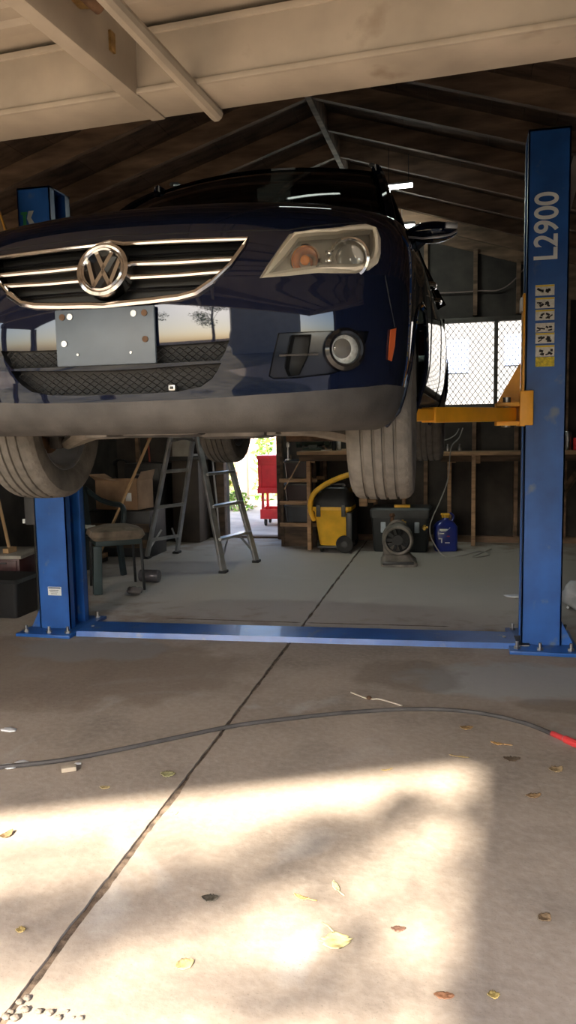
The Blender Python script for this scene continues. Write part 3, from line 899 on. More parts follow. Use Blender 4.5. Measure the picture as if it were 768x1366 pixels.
b = MB(); b.bx(RX-.02, RX+.02, YF, YB, RZ-.06, RZ+.12); struct(b.build('trim_ridge', [M_raft]))
# studs on the rear wall
for x in (-4.0, -3.4, -1.62, -1.02, -.44, .10, .56, 1.08, 1.6):
    z0 = 0
    b = MB()
    if WX0-.05 < x < WX1: b.bx(x-.022, x+.022, YB-.06, YB, 0, WZ0-.06); b.bx(x-.022, x+.022, YB-.06, YB, WZ1+.05, roofz(x))
    else: b.bx(x-.022, x+.022, YB-.06, YB, 0, roofz(x))
    k += 1; struct(b.build('trim_%d' % k, [M_raft]))
b = MB(); b.bx(DX1+.02, X1, YB-.07, YB, 0, .07); struct(b.build('baseboard_rear', [M_raft]))
b = MB(); b.bx(DX0-.10, DX0, YB-.10, YB+.12, 0, DZ1+.08, .008); b.bx(DX1, DX1+.07, YB-.10, YB+.12, 0, DZ1+.08, .008); b.bx(DX0, DX1, YB-.06, YB+.12, DZ1, DZ1+.08, .008); b.bx(DX0, DX1, YB-.02, YB+.12, 0, .025, .005)
struct(b.build('door_1', [M_darkwood]))
# window: frame, mullion, panes, and the expanded-metal screen
b = MB()
for x0_, x1_, z0_, z1_ in ((WX0-.03, WX0+.03, WZ0-.03, WZ1+.03), (WX1-.03, WX1+.03, WZ0-.03, WZ1+.03), (.31, .352, WZ0, WZ1), (WX0, WX1, WZ0-.035, WZ0+.02), (WX0, WX1, WZ1-.02, WZ1+.03)):
    b.bx(x0_, x1_, YB-.03, YB+.06, z0_, z1_, .004)
win = struct(b.build('window_1', [mat('window_frame', (.07, .06, .05), .6)]))
b = MB(); b.bx(WX0, WX1, YB+.03, YB+.035, WZ0, WZ1); b.build('pane', [M_pane], win)
b = MB(); cw, ch = .062, .042
nx = int((WX1-WX0)/cw*2); nzr = int((WZ1-WZ0)/ch)
for kz in range(nzr):
    run = [(WX0+j*cw/2, YB+.008, WZ0+kz*ch+(ch if (j+kz) % 2 else 0)) for j in range(nx+1)]
    b.tube(run, .0068, 4, False)
b.build('security_mesh', [mat('mesh_metal', (.20, .20, .20), .5, .3, .1, 10)], win)
# rear yard
M_wallwhite = mat('white_render', (.20, .197, .195), .8, 0, .06, 3)
b = MB(); b.bx(-2.0, 6, 13.4, 13.7, -.02, 4.2); b.m(1).bx(-.35, .05, 13.37, 13.42, 2.2, 2.75); b.bx(.62, 1.2, 13.37, 13.42, 2.3, 2.8); struct(b.build('neighbour_wall', [M_wallwhite, mat('blueglass', (.35, .42, .62), .3, 0, .1, 3)]), 'white rendered neighbouring wall seen through the rear window')
fence = empty('board_fence', (-5.2, 14.8, -.02), 0, 'pale pinkish board fence at the back of the yard behind the red cart', 'fence')
M_fence = [mat('fence_pale', (.78, .60, .50), .8, 0, .1, 3, .1, 20, stretch=(5, 5, .6)), mat('fence_pink', (.70, .46, .38), .8, 0, .1, 3, .1, 20, stretch=(5, 5, .6)), mat('fence_white', (.85, .80, .74), .8, 0, .06, 3)]
for i in range(26):
    x = -7.6+i*.185; b = MB(); b.bx(x, x+.172, 14.8, 14.825, .0, 1.9+.03*random.random(), .004); b.build('fence_board', [M_fence[0 if i % 3 else 1]], fence, True)
b = MB(); b.bx(-7.6, -2.8, 14.83, 14.87, .4, .48); b.bx(-7.6, -2.8, 14.83, 14.87, 1.5, 1.58); b.build('fence_rail', [M_fence[1]], fence, True)
b = MB(); b.bx(-4.36, -4.22, 14.55, 14.7, -.02, 2.5, .01); tag(b.build('fence_post', [M_fence[2]]), 'white square post standing in front of the pale board fence', 'post')
def leaf_cluster(name, c, n, spread, ls, mts, label, cat, stems=6, group=None):
    root = empty(name, c, 0, label, cat, group)
    b = MB(); c = Vector((0,0,0))
    for i in range(n):
        a = random.random()*2*pi; r = sqrt(random.random()); h = random.random()
        p = Vector((cos(a)*r*spread[0], sin(a)*r*spread[1], h*spread[2]))
        p.x *= 1-.5*h; p.y *= 1-.5*h
        d = Vector((random.gauss(0, 1), random.gauss(0, 1), random.gauss(.3, .7))).normalized(); q = d.cross(Vector((random.random(), random.random(), .3))).normalized()
        s = ls*(.6+.8*random.random()); b.mi = random.randrange(len(mts))
        b.poly([p, p+d*s*.5+q*s*.22, p+d*s, p+d*s*.5-q*s*.22])
    b.build('foliage', mts, root, recalc=False, ang=0)
    b = MB()
    for i in range(stems):
        a = random.random()*6.28; r = random.random()*.4
        b.tube([(cos(a)*r*spread[0], sin(a)*r*spread[1], 0), (cos(a)*r*spread[0]*1.5, sin(a)*r*spread[1]*1.5, spread[2]*.8)], [.008, .004], 5)
    b.build('stem', [mat('stem_green', (.12, .14, .05), .8)], root)
    return root
M_lf = [mat('leaf_green', (.16, .34, .05), .6, 0, .2, 5), mat('leaf_light', (.34, .46, .12), .6, 0, .2, 5), mat('leaf_straw', (.52, .46, .26), .7, 0, .2, 5)]
leaf_cluster('yard_bush', Vector((-4.35, 12.6, -.02)), 900, (.40, .4, .75), .13, M_lf, 'bright green leafy bush left of the red cart in the yard', 'bush')
leaf_cluster('tall_grass', Vector((-4.75, 13.9, -.02)), 1300, (.5, .4, 1.5), .20, M_lf[1:], 'tall straw-green weeds against the fence behind the ladder', 'weeds')
leaf_cluster('yard_weeds', Vector((-3.75, 12.3, -.02)), 350, (.32, .25, .30), .10, M_lf, 'low green weeds behind the wheels of the red cart', 'weeds')
leaf_cluster('potted_shrub', Vector((-3.64, 13.9, -.02)), 300, (.22, .22, 1.35), .16, M_lf[:2], 'dark green leafy shrub standing above the top of the red cart', 'shrub', 3)

# red service cart
ca = Vector((-2.80, 10.32, -.02))
cart = empty('service_cart', ca, radians(4), 'bright red metal service cart on black casters outside the rear doorway', 'cart')
w_, d_ = .62, .42
b = MB(); b.bx(0, w_, 0, .012, .50, .98, .004); b.bx(0, w_, d_-.012, d_, .50, .98, .004); b.bx(0, .012, 0, d_, .50, .98, .004); b.bx(w_-.012, w_, 0, d_, .50, .98, .004); b.bx(0, w_, 0, d_, .50, .515); b.bx(-.012, w_+.012, -.014, d_+.012, .93, .985, .006)
b.bx(0, .045, -.01, 0, .50, .96); b.bx(w_-.045, w_, -.01, 0, .50, .96); b.bx(0, w_, -.01, 0, .86, .95); b.build('cart_cabinet', [M_red], cart)
b = MB(); b.bx(.055, w_-.055, -.006, .0, .55, .85, .003); b.build('cart_panel', [M_red], cart)
b = MB(); b.bx(-.012, w_+.012, -.03, d_+.012, .46, .535, .008); b.build('cart_ledge', [M_red], cart)
for x in (.02, w_-.06):
    for y in (.0, d_-.04):
        b = MB(); b.bx(x+.02, x+.055, y, y+.035, .16, .47); b.build('cart_upright', [M_red], cart)
b = MB(); b.bx(.02, w_, 0, d_, .16, .17); b.bx(.02, w_, -.004, .01, .10, .235, .003); b.bx(.02, w_, d_-.01, d_, .10, .235, .003); b.bx(.02, .03, 0, d_, .10, .235); b.bx(w_-.01, w_, 0, d_, .10, .235); b.build('cart_shelf', [M_red], cart)
for x in (.09, w_-.08):
    for y in (.04, d_-.04):
        b = MB(); b.lathe([(.015, -.016), (.048, -.014), (.05, 0), (.048, .014), (.015, .016)], (x, y, .05), 'X', 20); b.m(1).bx(x-.022, x+.022, y-.02, y+.02, .085, .105); b.bx(x-.024, x-.019, y-.015, y+.015, .04, .10); b.bx(x+.019, x+.024, y-.015, y+.015, .04, .10)
        b.build('caster', [M_rubberd, M_steel], cart)
b = MB(); b.tube([(0, 0, .03), (-.04, -.02, .35)], .008, 6); b.lathe([(.02, 0), (.02, .006)], (0,0,0)); o = b.build('garden_stake', [M_blackpl]); o.location = at(352-26, 702, -.02); tag(o, 'thin dark stake stuck in the yard just left of the red cart', 'stake')

# ================================================================== OVERHEAD TILT DOOR (raised)
dl = Vector((-.62, 2.318, 2.30)); drz = radians(-3.9)
dn = empty('tilt_door', dl, drz, 'beige painted tilt-up garage door raised overhead at the top of the view', 'garage door')
TILT = Matrix.Rotation(radians(.2), 4, 'X')
def dpart(b, name, mats, lab=None):
    for v in b.bm.verts: v.co = TILT @ v.co
    o = b.build(name, mats, dn); 
    if lab: o['label'] = lab
    return o
xl, xr = -3.12, 2.14
S0 = 2.30
b = MB(); b.bx(xl, xr, -.185, 0, 0, .165, .006); dpart(b, 'bottom_rail', [M_door])
b = MB(); b.bx(xl, xr, -.193, -.181, -.003, .012, .003); b.bx(xl, xr, -.193, -.181, .150, .168, .003); dpart(b, 'rail_lip', [M_door])
b = MB(); b.bx(xl, xr, -S0, -.15, .185, .205); dpart(b, 'door_skin', [M_door])
for y, h in ((-.25, .172), (-.36, .160), (-.56, .12), (-.80, .160), (-1.1, .12), (-1.5, .16), (-1.9, .12)):
    b = MB(); b.prism([(xl, y, .186), (xl, y-.012, h), (xl, y-.055, h), (xl, y-.07, .186)], (xr-xl, 0, 0)); dpart(b, 'skin_rib', [M_door])
b = MB(); b.bx(xl, xr, -S0, -S0+.10, .0, .205, .006); dpart(b, 'top_rail', [M_door])
for x in (xl+.03, -.305, xr-.03):
    b = MB(); b.bx(x-.024, x+.024, -S0, -.001, -.006, .205, .006); dpart(b, 'stile', [M_door])
for x in (-.115, 1.95):
    b = MB(); b.tube([(x-.003, -1.9, .04), (x, .0, -.012)], .021, 10); dpart(b, 'tension_pipe', [M_door])
b = MB(); b.box((-.255, -.52, .11), (.05, .11, .05), (0, 0, .3), .01); b.m(1).cyl((-.275, -.60, .12), (-.235, -.46, .09), .018); b.m(0).bx(-.281, -.274, -.34, -.315, .05, .10); dpart(b, 'latch_hardware', [mat('brass_old', (.42, .27, .10), .4, .8, .3, 30), M_rust], 'rusty brass latch')

# ================================================================== LIFT
LR = radians(3.3)
def post(side):
    s = 1 if side == 'r' else -1
    loc = Vector((.338, 4.725, 0)) if s > 0 else Vector((-2.582, 4.615, 0))
    lab = 'tall blue steel lift post at right lettered L2900 with orange lifting arms' if s > 0 else 'blue steel lift post at left, partly behind the tyre and bonnet'
    r = empty('lift_post', loc, LR*.0, lab, 'lift post', 'posts of the two-post lift')
    # local: x=0 inner edge, outward = s*x ; y=0 front face, back +y
    W, D, Ht = .228, .26, (2.985 if s > 0 else 2.90)
    def B(x0, x1, y0, y1, z0, z1, bev=0): return (min(s*x0, s*x1), max(s*x0, s*x1), y0, y1, z0, z1, bev)
    b = MB()
    b.bx(*B(0, W, 0, .008, .02, Ht)); b.bx(*B(0, W, D-.008, D, .02, Ht)); b.bx(*B(W-.008, W, 0, D, .02, Ht))
    b.bx(*B(0, .008, 0, .055, .02, Ht)); b.bx(*B(0, .008, D-.055, D, .02, Ht)); b.bx(*B(.0, W, 0, D, Ht-.01, Ht))
    if s < 0:
        b.bx(*B(0, .055, .055, .06, .02, Ht)); b.bx(*B(0, .055, D-.06, D-.055, .02, Ht))
    b.build('post_channel', [M_blue], r)
    b = MB(); b.bx(*B(-.075, W+.09, -.16, D+.12, 0, .022, .004)); bpz = b.build('base_plate', [M_blue], r)
    for x, y in ((-.03, -.10), (W+.045, -.10), (W+.045, .2), (-.03, D+.07), (.10, -.11)):
        b = MB(); b.cyl((s*x, y, .022), (s*x, y, .036), .020, None, 6); b.cyl((s*x, y, .03), (s*x, y, .065), .010, None, 10); b.build('anchor_bolt', [M_steel], bpz)
    for y in (.02, D-.03):
        b = MB(); b.prism([(s*W, y, .022), (s*(W+.075), y, .022), (s*W, y, .17)], (0, .01, 0)); b.build('gusset', [M_blue], r)
    # carriage inside the channel with tall slide plate
    zc = 1.40
    b = MB(); b.bx(*B(-.012, .012, .060, .20, zc-.06, zc+.70, .003)); b.bx(*B(.012, .10, .065, .195, zc-.05, zc+.68)); b.build('carriage', [M_orange], r)
    b = MB(); b.bx(*B(-.026, -.012, .075, .185, zc+.60, zc+.68, .006)); tag(b.build('door_guard', [M_white], r), 'white rubber door guard')
    b = MB(); b.bx(*B(-.16, .012, -.030, .29, zc-.065, zc-.04, .004)); b.bx(*B(-.16, .012, -.030, .29, zc+.045, zc+.07, .004)); b.bx(*B(-.03, .0, -.045, .30, zc-.07, zc+.075, .004))
    b.bx(*B(-.03, .045, -.050, -.028, zc-.065, zc+.135, .006))
    b.prism([(s*-.15, .21, zc+.07), (s*-.012, .21, zc+.07), (s*-.012, .21, zc+.32)], (0, .012, 0))
    b.build('arm_bracket', [M_orange], r)
    # arms : front swings to the sill towards the bonnet, rear to the back sill
    tgt = [(-.70 if s > 0 else -.72, 3.55+.1), (-.78, 6.15-.9)]
    for i, (tx, ty) in enumerate(((CAR_LOC.x+s*.60, CAR_LOC.y+1.50), (CAR_LOC.x+s*.60, CAR_LOC.y+2.86))):
        pv = Vector((s*-.10, .02 if i == 0 else .24, zc)); tg = Vector((tx-loc.x, ty-loc.y, zc))
        d = tg-pv; L = d.length; d.normalize()
        if i: pv.z += .0; tg.z += .0
        b = MB(); b.beam(pv-d*.03, pv+d*(L*.60), .095, .080, (0,0,1), .006); am = b.build('lift_arm', [M_orange], r)
        b = MB(); b.beam(pv+d*(L*.45), tg+d*.03, .072, .060, (0,0,1), .005); b.build('arm_extension', [M_orange], am)
        b = MB(); b.cyl(tg+Vector((0,0,.03)), tg+Vector((0,0,.045)), .055, None, 20); b.cyl(tg+Vector((0,0,-.04)), tg+Vector((0,0,.03)), .024, None, 14); b.m(1).cyl(tg+Vector((0,0,.045)), tg+Vector((0,0,.062)), .05, None, 20); b.build('arm_pad', [M_orange, M_rubberd], am)
        b = MB(); b.cyl(pv+Vector((0,0,-.075)), pv+Vector((0,0,.10)), .022, None, 14); b.build('pivot_pin', [M_steel], am)
    if s > 0:
        me = text_mesh('L2900', .150, .0008, .0026)
        T = Matrix.Translation(Vector((.108, -.0015, 2.452))) @ Matrix.Rotation(pi/2, 4, 'X') @ Matrix.Rotation(pi/2, 4, 'Z') @ Matrix.Diagonal((1.02, 1.20, 1, 1))
        me.transform(T); o = link('lettering', me, [M_letter], r, ang=0); o['label'] = 'white letters L2900 running up the post'
        zs = [(387, 14), (404, 14), (420, 14), (437, 12), (451, 14), (468, 15), (482.5, 13)]
        for i, (py, hp) in enumerate(zs):
            p = aty(726.5, py, 4.725); x = p.x-loc.x; z = p.z; h = hp/FPX*4.75; w2 = .052
            b = MB(); b.mi = 1 if i != 6 else 2; b.box((x, -.0012, z), (w2*2, .0016, h*.92))
            if i != 6:
                b.box((x, -.0026, z-h*.10), (w2*1.86, .001, h*.66))
                b.mi = 3; rr = random.Random(i)
                for q in (-1, 1):
                    for _ in range(4):
                        b.box((x+q*w2*.46+rr.uniform(-.5, .5)*w2*.5, -.0036, z-h*.10+rr.uniform(-.18, .18)*h), (w2*rr.uniform(.15, .5), .001, h*rr.uniform(.08, .22)), (0, rr.uniform(-.6, .6), 0))
                if i not in (3,): b.mi = 0; b.box((x, -.0028, z+h*.37), (w2*1.96, .001, h*.14))
            b.build('warning_sticker', [M_stkyel, mat('sticker_white', (.66, .65, .60), .5, 0, .1, 60), mat('sticker_gold', (.66, .52, .02), .5, 0, .25, 60), M_black], r)
        b = MB(); b.bx(.005, .07, -.004, 0, .055, .10); b.build('data_plate', [M_alu], r) if False else b.bm.free()
        b = MB(); b.cyl((.235, .05, .03), (.255, .04, .14), .010); b.cyl((.235, .05, .03), (.225, .09, .10), .012); b.build('cable_anchor', [M_black], r)
    else:
        b = MB(); p = aty(73, 788.5, 4.615); x, z = p.x-loc.x, p.z; b.box((x, -.0012, z), (.098, .0016, .058)); b.m(1).box((x, -.0026, z+.022), (.09, .001, .010))
        for q in range(3): b.m(2).box((x-.005, -.0026, z+.006-q*.012), (.07-.012*q, .001, .003))
        b.build('maker_label', [mat('label_white', (.62, .64, .62), .5, 0, .05, 20), mat('label_dark', (.10, .12, .16), .5), M_black], r)
        # green and grey arrow logo near the top
        p = aty(37, 291, 4.615); x, z = p.x-loc.x, p.z
        b = MB(); k = .085
        q = lambda pts: [(x+u*k, -.0016, z+v*k) for u, v in pts]
        b.prism(q([(-.55,.45),(.0,.45),(.0,.25),(-.12,.25),(-.12,-.5),(-.38,-.5),(-.38,.25),(-.55,.25)]), (0, -.001, 0))
        b.m(1).prism(q([(.10,.5),(.55,.5),(.28,0),(.60,-.5),(.14,-.5),(-.05,-.05)]), (0, -.001, 0)); b.m(1).prism(q([(-.5,-.55),(.6,-.55),(.6,-.72),(-.5,-.72)]), (0, -.001, 0))
        b.build('logo_sticker', [mat('logo_green', (.04, .26, .10), .5), mat('logo_grey', (.42, .45, .45), .5)], r)
        b = MB(); b.bx(-.335, -.232, .05, .17, .72, 1.0, .012); pu = b.build('control_box', [mat('box_grey', (.05, .05, .05), .5)], r)
        b = MB(); b.box((-.343, .06, .745), (.02, .02, .03), None, .004); b.build('control_knob', [M_white], pu)
        b = MB(); b.box((-.2385, .05, .52), (.012, .05, .12), None, .003); b.build('wall_switch', [M_white], r)
        b = MB(); b.cyl((-.29, .11, .10), (-.29, .11, .72), .016); b.build('hydraulic_pipe', [M_black], pu)
    return r
pr = post('r'); pl_ = post('l')
fp = empty('floor_cover_plate', (-1.1, 4.75, 0), radians(3.3), 'long low blue steel cover plate on the floor between the two lift posts', 'floor plate')
b = MB(); hw = 1.405
b.prism([(-hw, -.155, .002), (-hw, -.145, .036), (-hw, .10, .040), (-hw, .115, .002)], (2*hw, 0, 0)); b.build('plate_body', [M_blue], fp)
b = MB(); b.bx(hw-.006, hw+.075, -.150, .05, .003, .030); b.m(1).bx(hw+.0, hw+.07, -.152, -.149, .008, .026); b.build('cable_end', [M_black, M_alu], fp)
for x in (-hw+.06, hw-.06):
    b = MB(); b.cyl((x, -.02, .037), (x, -.02, .044), .012, None, 6); b.build('plate_bolt', [M_steel], fp)

# ================================================================== THINGS ON THE FLOOR AND ALONG THE WALLS
def at_y(px, Y, z=0.):      # world x under a picture column at depth Y
    d = ray(px, 690); return CC.x+d.x/d.y*(Y-CC.y)
def px2m(n, Y): return n/FPX*Y*1.01
# ---- step ladder
A = {'fl': at(298, 764), 'fr': at(342, 750), 'bl': at(196, 745), 'br': at(236, 738)}
la = empty('step_ladder', (A['fl']+A['br'])/2, 0, 'tall aluminium step ladder standing open under the rear of the car', 'ladder')
ap = 1.86
cen = (A['fl']+A['fr']+A['bl']+A['br'])/4
mf, mb = (A['fl']+A['fr'])/2, (A['bl']+A['br'])/2
tc_ = mf.lerp(mb, .46); tc_.z = ap
wd = (A['fr']-A['fl']); wdb = (A['br']-A['bl'])
T = {'fl': tc_-wd*.30, 'fr': tc_+wd*.30}
off = (mb-mf).normalized()*.07; T['bl'] = tc_-wd*.27+off; T['br'] = tc_+wd*.27+off
for k in ('fl', 'fr', 'bl', 'br'):
    b = MB(); w = .075 if k[0] == 'f' else .050
    b.beam(A[k]+Vector((0,0,.012)), T[k], .030, w, wd, .003); rl = b.build('ladder_rail', [M_alu], la, True)
    b = MB(); b.box(A[k]+Vector((0,0,.012)), (.07, .10, .024), None, .005); b.build('rubber_foot', [M_rubberd], rl, True) if False else b.build('rubber_foot', [M_rubberd], la, True)
for i in range(1, 6):
    t = i*.305/ap; p, q = A['fl'].lerp(T['fl'], t), A['fr'].lerp(T['fr'], t)
    b = MB(); b.beam(p, q, .085, .026, (0,0,1), .004); b.build('ladder_step', [M_alu], la, True)
for z in (.20, .55, .92, 1.28, 1.6):
    t = z/ap; p, q = A['bl'].lerp(T['bl'], t), A['br'].lerp(T['br'], t)
    b = MB(); b.beam(p, q, .03, .034, (0,0,1), .004); b.build('back_brace', [M_alu], la, True)
for u, v in (('fl', 'fr'), ('fr', 'fl'), ('bl', 'br'), ('br', 'bl')):
    b = MB(); p = A[u].lerp(T[u], .05); q = A[u].lerp(T[u], .16).lerp(A[v].lerp(T[v], .16), .32); b.beam(p, q, .012, .018); b.build('foot_brace', [M_alu], la, True)
for u, v in (('fl', 'bl'), ('fr', 'br')):
    p, q = A[u].lerp(T[u], .66), A[v].lerp(T[v], .66); m_ = (p+q)/2+Vector((0,0,.03)); b = MB(); b.beam(p, m_, .006, .022); b.beam(m_, q, .006, .022); b.build('spreader', [M_alu], la, True)
b = MB(); b.box(tc_+off*.4+Vector((0,0,.02)), (.20, .36, .05), (0, 0, atan2(wd.y, wd.x)-pi/2), .01); b.build('ladder_top', [M_alu], la, True)
# ---- shop vacuum
Yv = 8.24
vx = at_y(446, Yv); va = Vector((vx, Yv, 0))
vac = empty('shop_vacuum', va, 0, 'yellow and black wet-dry shop vacuum on wheels under the bench', 'vacuum cleaner')
b = MB()
def rrect(hx_, hy_, r, n=5):
    return [(sx*(hx_-r)+r*cos(a), sy*(hy_-r)+r*sin(a)) for sx, sy, a0 in ((1,1,0),(-1,1,pi/2),(-1,-1,pi),(1,-1,1.5*pi)) for a in [a0+pi/2*i/n for i in range(n+1)]]
def loft(b, secs):
    rows = []
    for z, hx_, hy_, r, ox, oy in secs: rows.append([b.bm.verts.new((x+ox, y+oy, z)) for x, y in rrect(hx_, hy_, r)])
    n = len(rows[0])
    for A_, B_ in zip(rows, rows[1:]):
        for k in range(n): b.face([A_[k], A_[(k+1) % n], B_[(k+1) % n], B_[k]])
    b.face(rows[0][::-1]); b.face(rows[-1])
loft(b, [(.07, .145, .15, .05, .01, 0), (.09, .155, .16, .05, .01, 0), (.44, .195, .19, .06, 0, 0), (.46, .215, .205, .06, 0, 0), (.495, .215, .205, .06, 0, 0)])
b.build('vacuum_tank', [M_yellow], vac)
b = MB(); loft(b, [(.497, .215, .205, .07, 0, 0), (.56, .20, .19, .08, 0, 0), (.66, .165, .16, .08, .02, 0), (.70, .12, .12, .06, .03, 0)]); b.box((.02, 0, .725), (.20, .05, .03), None, .012); b.box((-.06, 0, .70), (.03, .04, .05)); b.box((.11, 0, .70), (.03, .04, .05)); b.box((-.12, -.12, .64), (.05, .05, .05), None, .01); b.build('motor_head', [M_blackpl], vac)
for x in (-.14, .13):
    b = MB(); b.box((x, -.205, .455), (.045, .02, .13), None, .006); b.build('tank_latch', [M_blackpl], vac)
b = MB(); b.bx(.155, .225, -.215, .2, .10, .44, .02); b.bx(-.16, .20, -.19, .19, .04, .075, .015); b.build('vacuum_chassis', [M_blackpl], vac)
for x in (.14,):
    for y in (-.20, .20):
        b = MB(); b.lathe([(.02, -.022), (.088, -.020), (.095, 0), (.088, .020), (.02, .022)], (x, y, .097), 'Y', 28); b.m(1).lathe([(.035, -.026), (.035, .026)], (x, y, .097), 'Y', 20); b.build('vacuum_wheel', [M_rubberd, M_blackpl], vac)
for y in (-.12, .12):
    b = MB(); b.lathe([(.01, -.014), (.034, -.012), (.036, 0), (.034, .012), (.01, .014)], (-.12, y, .036), 'X', 16); b.build('caster', [M_rubberd], vac)
hp = [(-.205, -.10, .34), (-.235, -.13, .44), (-.235, -.14, .55), (-.19, -.15, .64), (-.09, -.16, .72), (.05, -.17, .79), (.20, -.16, .84), (.30, -.10, .84), (.33, .02, .78), (.26, .12, .70), (.15, .15, .64)]
def smooth(pts, n=5):
    P = [Vector(p) for p in pts]; out = []
    for i in range(len(P)-1):
        p0, p1, p2, p3 = P[max(i-1, 0)], P[i], P[i+1], P[min(i+2, len(P)-1)]
        for j in range(n):
            t = j/n; out.append(.5*((2*p1)+(p2-p0)*t+(2*p0-5*p1+4*p2-p3)*t*t+(-p0+3*p1-3*p2+p3)*t**3))
    return out+[P[-1]]
hs = smooth(hp, 12)
b = MB(); b.tube(hs, [.027+(.003 if i % 2 else 0) for i in range(len(hs))], 10); b.build('vacuum_hose', [M_yellow], vac)
# ---- bench over the vacuum: top, leg
Yb = 8.30
def bench_thing(name, x0, x1, y0, y1, z, th, legs, lab):
    r = empty(name, ((x0+x1)/2, (y0+y1)/2, 0), 0, lab, 'workbench')
    b = MB(); b.bx(x0, x1, y0, y1, z-th, z, .004); b.build('bench_top', [M_wood], r, True)
    b = MB(); b.bx(x0+.01, x1-.01, y0+.07, y0+.10, z-th-.07, z-th, .003); b.build('front_apron', [M_darkwood], r, True)
    for lx, ly in legs:
        b = MB(); b.bx(lx-.022, lx+.022, ly-.04, ly+.04, 0, z-th, .003); b.build('bench_leg', [M_wood], r, True)
        b = MB(); b.bx(lx-.022, lx+.07, ly-.012, ly+.01, z-th-.09, z-th, .002); b.build('cleat', [M_wood], r, True)
    return r
xb0 = at_y(399, 8.2)
bench_thing('vise_bench', xb0, -.62, 8.12, 9.0, 1.085, .038, [(at_y(413, 8.25), 8.25), (-.68, 8.9)], 'wooden workbench above the yellow shop vacuum with bench machine on top')
bench_thing('shelf_bench', at_y(586, 8.70), 2.1, 8.66, 9.0, 1.045, .04, [(at_y(631, 8.72), 8.72), (1.4, 8.72), (-.17, 8.93)], 'long shallow wooden bench beneath the rear window, right of the vacuum')
# ---- storage rack of dark bins
xr0, xr1 = at_y(375.5, 8.45), at_y(421, 8.45)
rk = empty('storage_rack', ((xr0+xr1)/2, 8.6, 0), 0, 'open wooden rack of three slatted shelves beside the rear doorway', 'rack')
lev = [aty(398, y, 8.42).z for y in (700, 671, 641)]
for x in (xr0+.01, xr1-.01):
    for y in (8.46, 8.9):
        b = MB(); b.bx(x-.016, x+.016, y-.02, y+.02, 0, 1.02, .002); b.build('rack_post', [M_darkwood], rk, True)
for z in lev:
    for y in (8.42, 8.88):
        b = MB(); b.bx(xr0-.01, xr1+.03, y-.018, y+.0, z-.02, z+.022, .002); b.build('shelf_slat', [M_wood], rk, True)
b = MB(); b.bx(xr0+.01, xr1, 8.46, 8.5, 0, lev[0]-.03); b.build('rack_plinth', [M_darkwood], rk, True)
for i, (z, lab) in enumerate(zip(lev, ('black storage bin on the lowest rack shelf, grey-fronted', 'dark maroon storage bin on the middle rack shelf', 'dark maroon storage bin on the top rack shelf beneath the clamp'))):
    c = Vector(((xr0+xr1)/2, 8.66, z+.024)); r = empty('storage_bin', c, 0, lab, 'storage bin', 'bins on the wooden rack')
    hx_ = (xr1-xr0)/2-.035; b = MB(); loft(b, [(0, hx_*.9, .17, .03, 0, 0), (.17, hx_, .19, .03, 0, 0)]); b.build('bin_body', [mat('bin_grey', (.03, .035, .045), .45) if i == 0 else mat('bin_maroon', (.028, .012, .014), .45)], r)
    b = MB(); loft(b, [(.171, hx_+.008, .20, .03, 0, 0), (.19, hx_+.008, .20, .03, 0, 0), (.2, hx_-.01, .18, .03, 0, 0)]); b.build('bin_lid', [M_blackpl], r)
# leaning stick over rack
b = MB(); b.tube([aty(379, 653, 8.30), aty(403, 609, 8.30)], .007, 8); tag(b.build('thin_rod', [M_wood]), 'thin wooden rod leaning diagonally across the front of the bin rack', 'rod')
# bar clamp standing on the top bin
ctop = lev[2]+.024+.2
b = MB(); cx_ = at_y(386, 8.5); b.lathe([(.035, ctop), (.035, ctop+.012), (.012, ctop+.02), (.010, ctop+.16)], (cx_, 8.5, 0), 'Z', 16)
b.tube(smooth([(cx_, 8.5, ctop+.15), (cx_, 8.5, ctop+.25), (cx_+.03, 8.5, ctop+.31), (cx_+.08, 8.5, ctop+.32)]), .012, 8); b.box((cx_, 8.5, ctop+.17), (.035, .03, .05), None, .006)
tag(b.build('bent_clamp', [M_steel]), 'grey steel clamp with curved neck standing on the top bin', 'clamp')
# bench machine (dark green grinder)
zt_ = 1.087; gx = at_y(420, 8.45)
gr = empty('bench_grinder', (gx, 8.42, zt_), 0, 'dark green bench grinder on the wooden bench behind the front tyre', 'bench grinder')
M_grg = mat('machine_green', (.02, .035, .025), .45, .2, .2, 12)
b = MB(); b.bx(-.11, .11, -.09, .09, 0, .03, .008); b.lathe([(.02, -.13), (.075, -.12), (.085, -.08), (.085, .08), (.075, .12), (.02, .13)], (0, 0, .13), 'X', 24); b.bx(-.05, .05, -.05, .05, .02, .08); b.build('grinder_body', [M_grg], gr)
for s in (-1, 1):
    b = MB(); b.lathe([(.02, s*.14), (.085, s*.14), (.085, s*.175), (.02, s*.175)], (0, 0, .13), 'X', 28); b.build('grinding_wheel', [M_steel], gr)
    b = MB(); b.lathe([(.095, s*.135), (.098, s*.185), (.06, s*.187)], (0, .01, .13), 'X', 28, False); b.build('wheel_guard', [M_grg], gr)
b = MB(); b.box((-.03, -.08, .20), (.045, .02, .03), None, .006); tag(b.build('grinder_switch', [mat('switch_green', (.06, .35, .08), .4)], gr), 'green switch')
b = MB(); b.box((at_y(436, 8.3), 8.28, zt_+.006), (.10, .06, .012), None, .003); b.build('scraper_blade', [M_steel]); tag(bpy.data.objects['scraper_blade'], 'flat pale steel strip lying on the bench front edge', 'strip')
b = MB(); b.lathe([(.022, 0), (.024, .002), (.024, .11), (.012, .13), (.012, .15)], (at_y(446.5, 8.3), 8.3, zt_+.001), 'Z', 16); tag(b.build('glue_bottle', [M_blackpl]), 'small black bottle on the bench beside the front tyre', 'bottle')
